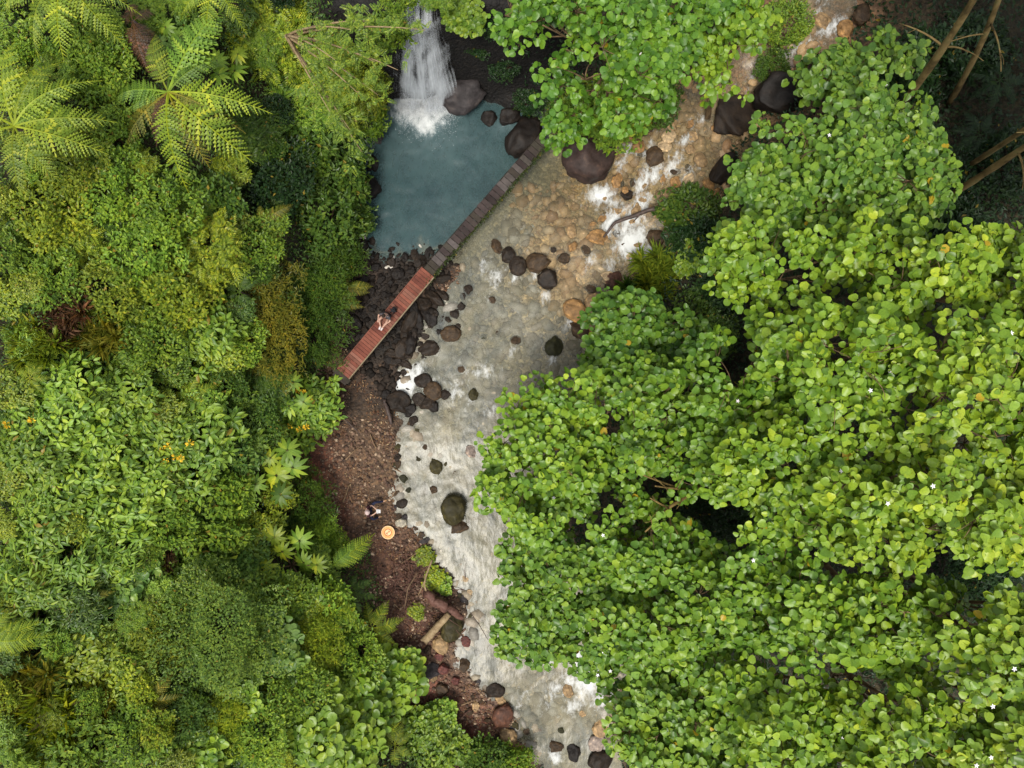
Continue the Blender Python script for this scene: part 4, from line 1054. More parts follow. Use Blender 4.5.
G1, G2, G3, G4 = (.134, .236, .017), (.166, .268, .017), (.188, .285, .018), (.098, .192, .018)
GT = 'broad-leaved trees along the far side of the stream'
T = [
    ('bright round-leaved tree overhanging the upper end of the footbridge', [(615, 45, 84, 50, 9), (542, 18, 62, 30, 9.3), (632, 88, 44, 40, 8.5), (556, 86, 18, 18, 7), (570, 120, 20, 18, 6.5), (690, 8, 58, 28, 9)], (.105, .212, .016), 1, dict(flowers=1, base=(5.0, 16.4))),
    ('sparse light tree between the upper stream bend and the bright overhanging tree', [(716, 58, 30, 28, 8), (740, 12, 40, 24, 8), (730, 86, 20, 16, 7.8)], G2, 2, dict(dens=.8, thin=.40)),
    ('dull grey-green tree with gappy leaf rosettes below the leaning bare trunks', [(845, 74, 38, 26, 6.5), (892, 60, 26, 24, 6.5), (815, 84, 24, 18, 6.5)], (.110, .195, .020), 3, dict(dens=.85, flowers=2, leaf=.26, thin=.38)),
    ('deep green rounded tree in front of the dark upper corner', [(845, 172, 108, 56, 9), (774, 200, 42, 54, 8.5), (905, 172, 52, 60, 8.7), (870, 122, 66, 30, 8)], (.125, .222, .022), 4, dict(flowers=2)),
    ('yellow-green tree whose crown tops the deep green rounded tree', [(800, 262, 80, 42, 11), (742, 262, 30, 34, 10)], G2, 5, dict(flowers=3)),
    ('sunlit tree along the frame edge below the two leaning trunks', [(935, 262, 90, 52, 12.5), (1030, 285, 60, 55, 13)], G3, 6, dict(flowers=3)),
    ('tallest lime tree midway down the outer frame edge', [(985, 390, 75, 75, 14), (1060, 400, 50, 90, 14)], G3, 7, dict(flowers=4)),
    ('broad lime tree in the centre of the far canopy', [(860, 360, 85, 68, 13), (800, 330, 40, 35, 12)], G2, 8, dict(flowers=4)),
    ('green tree beside the dark hollow under the grassy bank', [(762, 385, 62, 60, 10), (745, 445, 54, 44, 9.5)], G1, 9, dict(flowers=3)),
    ('low dark green tree at the stream edge next to orange rocks', [(640, 330, 52, 40, 5), (690, 345, 40, 34, 5.5), (612, 352, 26, 26, 4.8)], G4, 10, dict(leaf=.26, base=(7.2, 1.6), flowers=0)),
    ('mid-green tree behind the brown gap in the stream-side crown', [(668, 410, 56, 46, 8), (690, 458, 58, 42, 8.2), (630, 455, 26, 28, 7.5), (640, 385, 40, 25, 7.6)], G1, 11, dict(flowers=1)),
    ('bright apple-green tree leaning furthest over the pale stream', [(548, 450, 58, 70, 7), (570, 400, 45, 32, 6.8), (530, 500, 46, 52, 7), (585, 470, 28, 50, 7)], (.165, .275, .020), 12, dict(base=(3.4, -2.6), flowers=3)),
    ('green tree over the stream downstream of the apple-green one', [(560, 590, 66, 58, 7), (535, 628, 45, 36, 6.6), (600, 640, 38, 34, 7), (545, 545, 45, 36, 7)], (.135, .235, .022), 13, dict(base=(4.4, -9.6), flowers=3)),
    ('fresh green tree with bare forked limbs showing in a hollow', [(655, 560, 52, 52, 8.5), (640, 625, 50, 44, 8.5), (630, 530, 44, 44, 8), (690, 560, 40, 30, 8.6)], G1, 14, dict(flowers=2)),
    ('yellow-green tree above the dark hollow with forked limbs', [(788, 468, 70, 48, 11.5), (815, 520, 52, 36, 11.8)], G2, 15, dict(flowers=2)),
    ('pale lime tree inland of the forked-limb hollow', [(900, 480, 75, 55, 13.2), (880, 545, 50, 40, 13)], G3, 16, dict(flowers=4)),
    ('dense green tree directly downstream of the forked-limb hollow', [(765, 615, 60, 60, 10.5), (705, 630, 40, 50, 9.5), (775, 575, 50, 25, 11)], G1, 17, dict(flowers=2)),
    ('light green tree beside the black gap near the outer frame edge', [(870, 620, 72, 52, 12.3), (935, 625, 45, 40, 12.8)], G2, 18, dict(flowers=3)),
    ('large-leaved lime tree just above the black gap at the outer edge', [(970, 520, 68, 45, 14), (1045, 520, 50, 60, 14)], G3, 19, dict(flowers=1)),
    ('yellow-tinged tree just below the black gap at the outer edge', [(1000, 655, 62, 50, 14), (1060, 660, 40, 70, 14)], (.178, .27, .02), 20, dict(flowers=4)),
    ('green tree hanging over the lavender channel at the lower frame edge', [(690, 715, 72, 52, 8.8), (640, 715, 36, 50, 8), (700, 775, 70, 30, 9)], (.145, .245, .022), 21, dict(flowers=2)),
    ('leafy tree with most white flowers at the lower frame edge', [(795, 720, 68, 52, 11.2), (790, 775, 70, 30, 11)], G2, 22, dict(flowers=7)),
    ('bright tree between the white-flowered one and the frame corner', [(905, 720, 66, 50, 12.8), (910, 775, 75, 30, 12.6)], G3, 23, dict(flowers=3)),
    ('yellow-green corner tree with a few orange leaves', [(1005, 750, 58, 48, 14), (1050, 775, 50, 40, 14)], (.182, .27, .02), 24, dict(flowers=2)),
]
for lab, el, colr, sd, kw in T:
    rt_ = tree(lab, el, colr, sd, group=GT, **kw)
    if sd == 14:
        M_GOLD = solid_mat('golden_bark', [(.06, .04, .014), (.14, .095, .03), (.22, .15, .05)], 4, .8, .6, .2)
        W3 = lambda a, b, z: np.array([*P(a, b, z), z])
        for p, q, r0 in ((W3(712, 478, 6.5), W3(668, 508, 8.6), .13), (W3(668, 508, 8.6), W3(645, 532, 9.2), .06), (W3(668, 508, 8.6), W3(650, 498, 9.2), .05), (W3(668, 508, 8.6), W3(672, 536, 9.1), .045), (W3(690, 490, 7.6), W3(655, 486, 9.0), .06), (W3(678, 488, 8.0), W3(640, 474, 9.2), .05)):
            mb = MB(); pts = bez(p, q, (0, 0, .15), 8); mb.tube(pts, np.linspace(r0, r0 * .45, 8), 7)
            for t in (3, 5):
                mb.tube(bez(pts[t], pts[t] + np.array([random.uniform(-.6, .3), random.uniform(-.5, .5), .4]), (0, 0, .1), 5), np.linspace(r0 * .3, .01, 5), 5)
            o = link('limb', mb.mesh('limb', True), M_GOLD, rt_); o.matrix_parent_inverse = Matrix.Translation(-rt_.location)

# tall leaning trees of the dark corner: trunks in view, crowns beyond the frame
def leaning(label, b, t, r0, cr, seed):
    bx, by, _ = ground_at(b[0], b[1], 0)
    bz = H1(bx, by) - .2
    tx, ty = P(t[0], t[1], 14)
    root = thing('leaning_tree', label, 'tree', (bx, by, bz), group='leaning trees in the dark corner'); inv = Matrix.Translation((-bx, -by, -bz))
    mb = MB(); pth = bez((bx, by, bz), (tx, ty, 14), (.3, .2, .6), 14); mb.tube(pth, np.linspace(r0, r0 * .62, 14) * (1 + .22 * (np.random.default_rng(seed).random(14) - .5)), 9)
    r = np.random.default_rng(seed)
    me, pads, tw = crown_mesh([cr], seed, .3, 1.0)
    for q in pads[:18]:
        mb.tube(bez(pth[-1], q, (0, 0, -.3), 8), np.linspace(r0 * .5, .02, 8), 6)
    for k in range(2):
        s = pth[int(r.integers(5, 11))]; e = s + np.array([r.normal(0, 1.0), r.normal(0, 1.0), r.uniform(.2, 1.0)])
        br = bez(s, e, (0, 0, .3), 7); mb.tube(br, np.linspace(r0 * .3, .015, 7), 6)
        mb.tube(bez(br[4], br[4] + np.array([r.normal(0, .5), r.normal(0, .5), .3]), (0, 0, .1), 5), np.linspace(r0 * .12, .01, 5), 5)
    o = link('trunk', mb.mesh('trunk', True), solid_mat('pale_bark', [(.03, .022, .010), (.085, .058, .022), (.15, .105, .042), (.11, .10, .04)], 2.2, .85, .9, .15, (1, 1, .6)), root); o.matrix_parent_inverse = inv
    o = link('crown', me, M_GLOSS, root, G1); o.matrix_parent_inverse = inv


leaning('leaning pale brown trunk with a forked side branch behind the dull tree', (893, 118), (990, -30), .155, (1080, -150, 110, 70, 16), 61)
leaning('darker leaning trunk standing behind the forked pale trunk', (950, 105), (1010, -40), .12, (1210, -60, 90, 90, 15), 62)
leaning('upper of the two parallel trunks slanting out at the frame edge', (960, 172), (1075, 95), .12, (1210, 70, 90, 70, 16), 63)
leaning('lower of the two parallel trunks, thicker and golden brown', (935, 206), (1075, 112), .145, (1210, 180, 80, 60, 16), 64)

# ------------------------------------------------------------------ shrubs and ferns: one mesh per kind, copied
def dome(k, r, R=1.0, hz=.7, seed=0, clump=.33):
    d = unit(r.normal(0, 1, (k * 3, 3))); d = d[d[:, 2] > -.12][:k]
    rad = 1 - .34 * r.random(len(d)) ** 1.5
    p = d * rad[:, None]
    nzv = noise3(p * 2.2 + seed * 5.3)
    p = p * (.42 + 1.05 * nzv + .25 * noise3(p * 5.5 + seed))[:, None]
    keep = noise3(p * 3.1 + seed * 3.7) > clump + .06
    return (p * np.array([R, R, hz]))[keep], d[keep]


def stems(r, hz, n=14, ht=.9):
    mb = MB()
    for i in range(n):
        a = r.uniform(0, 6.28); q = r.uniform(.3, .85)
        e = np.array([math.cos(a) * q, math.sin(a) * q, hz * r.uniform(.4, .85)])
        mb.tube(bez((r.normal(0, .08), r.normal(0, .08), -ht), e, (0, 0, .2), 7), np.linspace(.032, .007, 7), 5)
    return mb.mesh('stem', True)


def kind_fine(seed, k=5000, sz=.125, shape=LS, cl=.30):
    r = np.random.default_rng(seed); p, d = dome(k, r, 1, .75, seed, cl)
    n = len(p)
    az = r.uniform(0, 6.28, n); dd = np.stack([np.cos(az), np.sin(az), r.uniform(-.1, .6, n)], -1) + .5 * d
    nn = np.array([0, 0, 1.]) + .6 * d + r.normal(0, .4, (n, 3))
    V, Fc = scatter(shape, p, dd, nn, sz * r.uniform(.6, 1.3, n))
    return mesh_np('foliage', V, Fc)


def kind_whorl(seed, k=330, per=7, sz=.2, shape=LO, cl=.28, sp=.35, tilt=.3):
    r = np.random.default_rng(seed); p, d = dome(k, r, 1, .65, seed, cl)
    pos, dd, nn, s = whorls(p, d, per, sz, r, sp, tilt)
    V, Fc = scatter(shape, pos, dd, nn, s)
    return mesh_np('foliage', V, Fc, True)


def kind_pinnate(seed, k=260, sz=.42, nl=7, cl=.3):
    r = np.random.default_rng(seed); p, d = dome(k, r, 1, .6, seed, cl); n = len(p)
    pos = []; dr = []; nr = []; ss = []
    for i in range(n):
        for w in range(3):
            a = r.uniform(0, 6.28); ax = unit(np.array([math.cos(a), math.sin(a), r.uniform(-.15, .3)])); L = sz * r.uniform(.6, 1.1); sd = np.cross([0, 0, 1], ax)
            for j in range(nl):
                t = (j + 1) / nl
                for sg in (1, -1):
                    pos.append(p[i] + ax * L * t + np.array([0, 0, -.16 * L * t * t])); dr.append(sd * sg + ax * .7); nr.append(np.array([0, 0, 1.]) + r.normal(0, .2, 3)); ss.append(L * .36 * (1.1 - .5 * t))
    V, Fc = scatter(leaf_small(.36), np.array(pos), np.array(dr), np.array(nr), np.array(ss))
    return mesh_np('foliage', V, Fc)


def kind_tuft(seed, k=900, L=.8):
    r = np.random.default_rng(seed); a = r.uniform(0, 6.28, k); el = r.uniform(.1, 1.3, k)
    c = r.integers(0, 9, k); cc = np.stack([np.array([math.cos(i * 2.4), math.sin(i * 2.4), 0]) * .22 * math.sqrt(i) for i in range(9)])
    d = np.stack([np.cos(a) * np.cos(el), np.sin(a) * np.cos(el), np.sin(el)], -1)
    V, Fc = scatter(leaf_small(.10), cc[c] + d * .03, d, np.array([0, 0, 1.]) + r.normal(0, .5, (k, 3)), L * r.uniform(.4, .8, k))
    return mesh_np('foliage', V, Fc)


def palmate(seed, n=13, L=.5):
    r = np.random.default_rng(seed); a = np.arange(n) * 2 * math.pi / n + r.normal(0, .05, n)
    d = np.stack([np.cos(a), np.sin(a), np.full(n, -.12)], -1)
    V, Fc = scatter(leaf_ovate(.29, .03, .2), d * .03, d, np.tile([0, 0, 1.], (n, 1)) + r.normal(0, .08, (n, 3)), L * r.uniform(.88, 1.08, n))
    return mesh_np('leaf', V, Fc, True)


rs = np.random.default_rng(5)
K = dict(
    fine=[kind_fine(s) for s in (1, 2, 3)], small=[kind_fine(s, 2600, .17) for s in (4, 5)], feathery=[kind_fine(s, 6500, .13, LT, .27) for s in (6, 7)],
    broad=[kind_whorl(s) for s in (8, 9, 10)], narrow=[kind_whorl(s, 420, 8, .2, LN, .3, .2) for s in (11, 12)], round=[kind_whorl(s, 150, 7, .25, LR, .28, .6) for s in (13, 14)],
    dome=[kind_fine(41, 17000, .058, LS, .16)], pinnate=[kind_pinnate(s) for s in (15, 16)], tuft=[kind_tuft(s) for s in (17, 18)])
STEM = [stems(rs, .65) for _ in range(3)]
FROND = [frond_tpl(1.0, 21, 9, .20, .30, .55, 1), frond_tpl(1.0, 20, 9, .215, .22, .42, 2), frond_tpl(1.0, 23, 9, .18, .38, .75, 3)]
FROND_S = [frond_tpl(1.0, 17, 5, .20, .35, .7, 4), frond_tpl(1.0, 16, 5, .24, .25, .55, 5)]
PALM = [palmate(1), palmate(2, 11), palmate(3, 12)]
for m_ in FROND + FROND_S: m_.materials.append(M_FERN)
for m_ in PALM: m_.materials.append(M_PALM)
TINT = dict(y=(.222, .282, .017), m=(.140, .222, .018), l=(.172, .272, .022), d=(.068, .122, .013), dd=(.020, .048, .010), b=(.120, .205, .030), o=(.195, .185, .018), g=(.172, .222, .017), br=(.13, .070, .032), v=(.235, .300, .016))  # dd: gloom of the dark corner and hollows put into the leaf colour
_pl = 0
NM = dict(fine='shrub', dome='dome_shrub', small='shrub', feathery='bush', broad='broadleaf_shrub', narrow='shrub', round='round_leaf_shrub', pinnate='pinnate_shrub', tuft='grass_tuft')


def plant(kind, px, py, rpx, tint, label, up=None, group=None, flowers=0, zfix=None):
    global _pl
    _pl += 1
    up_ = up if up is not None else (.5 + rpx * .03 if rpx > 9 else .3)
    x, y, g = ground_at(px, py, up_)
    if zfix is not None:
        g = zfix - up_; x, y = P(px, py, zfix)
    R = rpx * (CZ - g - up_) / F
    root = thing(NM[kind], label, 'grass' if kind == 'tuft' else 'shrub', (x, y, g), group=group)
    me = K[kind][_pl % len(K[kind])]
    if not me.materials: me.materials.append(M_GLOSS if kind == 'round' else M_LEAF)
    ry = R * random.uniform(.88, 1.12)
    zc = up_ - R * .55 if rpx > 9 else .05
    rz = random.uniform(0, 6.28)
    c = np.array(TINT[tint] if isinstance(tint, str) else tint) * random.uniform(.88, 1.14)
    o = link('foliage', me, None, root, c); o.location = (0, 0, max(zc, -.1)); o.rotation_euler = (random.uniform(-.12, .12), random.uniform(-.12, .12), rz); o.scale = (R, ry, R * .95)
    if kind != 'tuft':
        s = link('stem', STEM[_pl % 3], M_TWIG, root); s.location = (0, 0, max(zc, -.1)); s.rotation_euler = (0, 0, rz); s.scale = (R * .9, R * .9, max(R * .9, zc + .3))
    for i in range(flowers):
        a = random.uniform(0, 6.28); q = random.uniform(.2, .85) * R
        n = 16; r = np.random.default_rng(_pl * 31 + i)
        dd = unit(r.normal(0, 1, (n, 3)) + np.array([0, 0, .8]))
        V, Fc = scatter(LS, dd * .05, dd, r.normal(0, 1, (n, 3)) + np.array([0, 0, 1.]), np.full(n, .14))
        f = link('flower_cluster', mesh_np('flower_cluster', V, Fc), M_YEL, root); f.location = (q * math.cos(a), q * math.sin(a), max(zc, -.1) + R * .78 * math.sqrt(max(0, 1 - (q / R) ** 2)) + .1)
    return root


def fern(px, py, length_px, tint, label, fronds, up=1.0, trunk=True, small=False, group=None, tilt=0.0, cat='fern'):
    """FRONDS: list of (direction in degrees, length factor[, tint])."""
    x, y, g = ground_at(px, py, up)
    root = thing('tree_fern' if trunk else 'fern', label, cat, (x, y, g), group=group)
    L = length_px * (1.26 if trunk else 1.0) * (CZ - g - up) / F
    src = FROND_S if small else FROND
    for i, fr in enumerate(fronds):
        a, k = fr[0], fr[1]; c = np.array(TINT[fr[2]] if len(fr) > 2 else TINT[tint]) * random.uniform(.85, 1.15)
        o = link('frond', src[(i + int(px)) % len(src)], M_FERN, root, c)
        o.location = (0, 0, up); o.rotation_euler = (random.uniform(-.15, .15), tilt + random.uniform(-.1, .1), math.radians(a)); o.scale = (L * k, L * k, L * k)
    mb = MB()
    if trunk:
        mb.tube(bez((.1, .05, -.3), (0, 0, up), (.05, .03, 0), 7), np.linspace(.14, .09, 7), 8)
        link('trunk', mb.mesh('trunk', True), M_DARKW, root)
    else:
        mb.tube(np.array([(0, 0, -.2), (0, 0, up * .5), (0, 0, up + .01)]), [.05, .04, .03], 6)
        link('rootstock', mb.mesh('rootstock', True), M_DARKW, root)
    return root


def umbrella(px, py, leaves, label, tint='l', up=2.0):
    """A shrub of palmate leaves: LEAVES lists (dx, dy in view pixels, radius px[, tint])."""
    x, y, g = ground_at(px, py, up)
    root = thing('umbrella_leaf_plant', label, 'plant', (x, y, g)); k = (CZ - g - up) / F
    mb = MB(); mb.tube(np.array([(0, 0, -.2), (0, 0, up * .5)]), [.05, .04], 7)
    for i, lf in enumerate(leaves):
        dz = random.uniform(-.25, .2)
        p = np.array([lf[0] * k, -lf[1] * k, up + dz])
        mb.tube(bez((0, 0, up * .5), p, (0, 0, .12), 7), np.linspace(.03, .012, 7), 5)
        c = np.array(TINT[lf[3] if len(lf) > 3 else tint]) * random.uniform(.9, 1.12)
        o = link('leaf', PALM[i % 3], M_PALM, root, c); o.location = p; s = lf[2] * 1.08 * k / .5; o.scale = (s, s, s); o.rotation_euler = (random.uniform(-.3, .3), random.uniform(-.3, .3), random.uniform(0, 6))
    link('stem', mb.mesh('stem', True), M_TWIG, root)


# --- the planted list of the near bank
fern(168, 92, 88, 'l', 'big tree fern with a full wheel of fronds in the upper corner', [(-6, .98, 'v'), (-40, 1.05, 'v'), (-88, .93, 'v'), (-112, .55, 'br'), (-142, .75, 'o'), (178, .72, 'l'), (195, .55, 'm'), (62, 1.05, 'l'), (40, .7, 'm'), (110, .7, 'g'), (-64, .8, 'o'), (-22, .75, 'o'), (85, .8, 'd')], 3.2, cat='tree fern')
fern(14, 126, 84, 'v', 'bright tree fern at the outer frame edge of the upper corner', [(42, .95, 'v'), (10, .95, 'v'), (-14, .95, 'v'), (72, .9), (100, 1.0), (-55, .7, 'g'), (150, .8), (200, .8), (-90, .7, 'g'), (25, .6, 'm')], 3.6, cat='tree fern')
fern(62, -22, 76, 'v', 'tree fern hanging into view from the upper frame edge', [(-15, .8), (-48, .95), (-95, .9), (-130, 1.0), (-165, .9), (30, .8), (90, .8), (150, .8)], 3.4, cat='tree fern')
fern(214, -20, 60, 'v', 'half-seen tree fern above the wheel-shaped tree fern', [(-100, .8), (-60, .8), (-140, .7), (0, .8), (80, .8), (170, .8)], 3.2, cat='tree fern')
fern(133, 22, 48, 'br', 'withered tree fern with hanging reddish brown fronds', [(-85, .9), (-60, .9), (-110, .8), (-75, 1.1), (50, .6), (110, .7), (160, .5), (-30, .5)], 1.6, cat='tree fern', tilt=.25)
fern(262, 222, 44, 'o', 'lone golden frond fern over the dark gully', [(35, .9, 'o'), (160, .5, 'd'), (100, .5, 'o'), (-80, .5, 'd'), (-20, .5, 'd')], 1.4, False)
fern(188, 395, 40, 'v', 'yellow fern with short fronds near the yellow-flowered shrub', [(-30, .9), (-75, .8), (20, .9), (70, .7), (120, .6), (-120, .6), (180, .6)], 1.5, False, True)
fern(-10, 640, 62, 'v', 'bright yellow-green fern reaching in from the outer frame edge', [(0, .95), (-14, .8), (18, .85), (35, .6), (-40, .6), (60, .6)], 1.6, False)
fern(84, 598, 40, 'g', 'small dark-ribbed fern beside the bluish broad leaves', [(10, .8, 'o'), (-25, .7), (45, .7), (120, .6), (200, .6, 'd'), (-90, .6, 'd')], 1.3, False)
fern(52, 652, 42, 'd', 'dark green fern below the small dark-ribbed fern', [(25, .9), (-10, .8), (60, .6), (200, .6), (-60, .6), (140, .5)], 1.2, False)
fern(395, 745, 40, 'g', 'yellow-green fern at the lower frame edge by the bank', [(95, .9, 'v'), (70, .7), (130, .8), (30, .6), (180, .6), (-90, .8), (-40, .6)], 1.2, False, True)
fern(240, 292, 46, 'd', 'dark fern with comb-like fronds above the golden bushes', [(70, .8), (95, .9), (40, .7), (150, .7), (200, .6), (-50, .6), (-100, .6)], 1.6, False)
fern(345, 288, 34, 'o', 'golden feathery fern stretching over the black rocks by the pool', [(5, .9), (22, .7, 'g'), (-10, .8), (165, .6), (-60, .6, 'g'), (80, .5)], 1.2, False, True)
fern(338, 304, 32, 'o', 'second golden fern just above the red bridge end', [(-4, .9), (12, .8), (-25, .6, 'g'), (60, .5), (170, .6, 'g')], 1.1, False, True)
fern(30, 378, 32, 'y', 'group of small pale ferns at the outer edge above the broad leaves', [(0, .7), (60, .8), (100, .9), (150, .8), (200, .7), (-60, .7), (-110, .6)], 1.5, False, True)
fern(330, 568, 60, 'l', 'long bright fern frond plant pointing at the orange landing pad', [(36, 1.0, 'v'), (30, .9, 'l'), (42, .9, 'l'), (35, .72, 'l'), (180, .5), (120, .5), (-60, .5)], 1.3, False)
fern(372, 628, 42, 'y', 'feathery yellow-green fern beside the reddish debris', [(10, .9), (60, .8), (-40, .8), (110, .7), (160, .7), (-100, .8), (215, .7), (-10, .7)], 1.2, False, True)
fern(350, 590, 40, 'd', 'shaded dark fern under the long bright frond', [(-20, .8), (20, .7), (-70, .8), (-120, .7), (70, .5), (150, .6)], .8, False)
fern(150, 700, 44, 'o', 'mossy golden fern below the dome-shaped shrub', [(0, .8), (50, .8), (100, .9, 'g'), (160, .8), (210, .8), (-50, .8), (-100, .8, 'g')], 1.2, False, True)
fern(895, 90, 40, 'dd', 'very dark fern between the leaning trunks', [(0, .8), (50, .8), (100, .9), (160, .8), (210, .8), (-50, .8), (-100, .8)], 1.2, False)
fern(1000, 80, 44, 'dd', 'very dark fern in the corner beyond the leaning trunks', [(0, .8), (50, .8), (100, .9), (160, .8), (210, .8), (-50, .8), (-100, .8)], 1.2, False)
fern(980, 135, 40, 'dd', 'dark fern over which the parallel trunks lean', [(10, .8), (60, .8), (110, .9), (160, .8), (210, .8), (-50, .8), (-100, .8)], 1.2, False)

umbrella(268, 470, [(-14, -28, 15, 'l'), (2, -12, 11, 'v'), (20, -20, 14, 'm'), (7, 6, 16, 'v'), (24, -2, 15, 'm'), (-12, 14, 12, 'm'), (-22, -6, 12, 'd'), (14, 24, 13, 'd')], 'cluster of big star-shaped leaves near the middle of the near bank', 'l', 2.4)
umbrella(284, 572, [(-22, -2, 15, 'v'), (-2, -20, 12, 'v'), (14, -30, 14, 'l'), (2, 12, 14, 'l'), (34, 24, 14, 'm'), (-8, -36, 12, 'g'), (18, -8, 12, 'm'), (34, -8, 11, 'g')], 'second cluster of star-shaped leaves with a yellow heart, nearer the bank', 'l', 2.2)
umbrella(284, 398, [(-8, -8, 12, 'b'), (10, -16, 11, 'm'), (4, 8, 12, 'l'), (-16, 12, 11, 'm'), (20, 4, 10, 'm')], 'dull star-leaved plant beside the yellow-flowered waterside shrub', 'm', 2.2)
umbrella(322, 688, [(-6, -4, 9), (8, 6, 9), (-12, 10, 8), (10, -8, 8)], 'small star-leaved plant above the round-leaved shrubs', 'm', 1.4)
umbrella(170, 30, [(-6, -4, 10, 'm'), (8, 6, 10, 'm'), (-12, 10, 9, 'b')], 'small star-leaved plant between withered and wheel-shaped tree ferns', 'm', 1.6)
umbrella(222, 62, [(-8, -4, 12, 'l'), (10, 6, 13, 'l'), (-2, 14, 11, 'l'), (14, -10, 10, 'y')], 'pale star-leaved plant right of the wheel-shaped tree fern', 'l', 2.0)

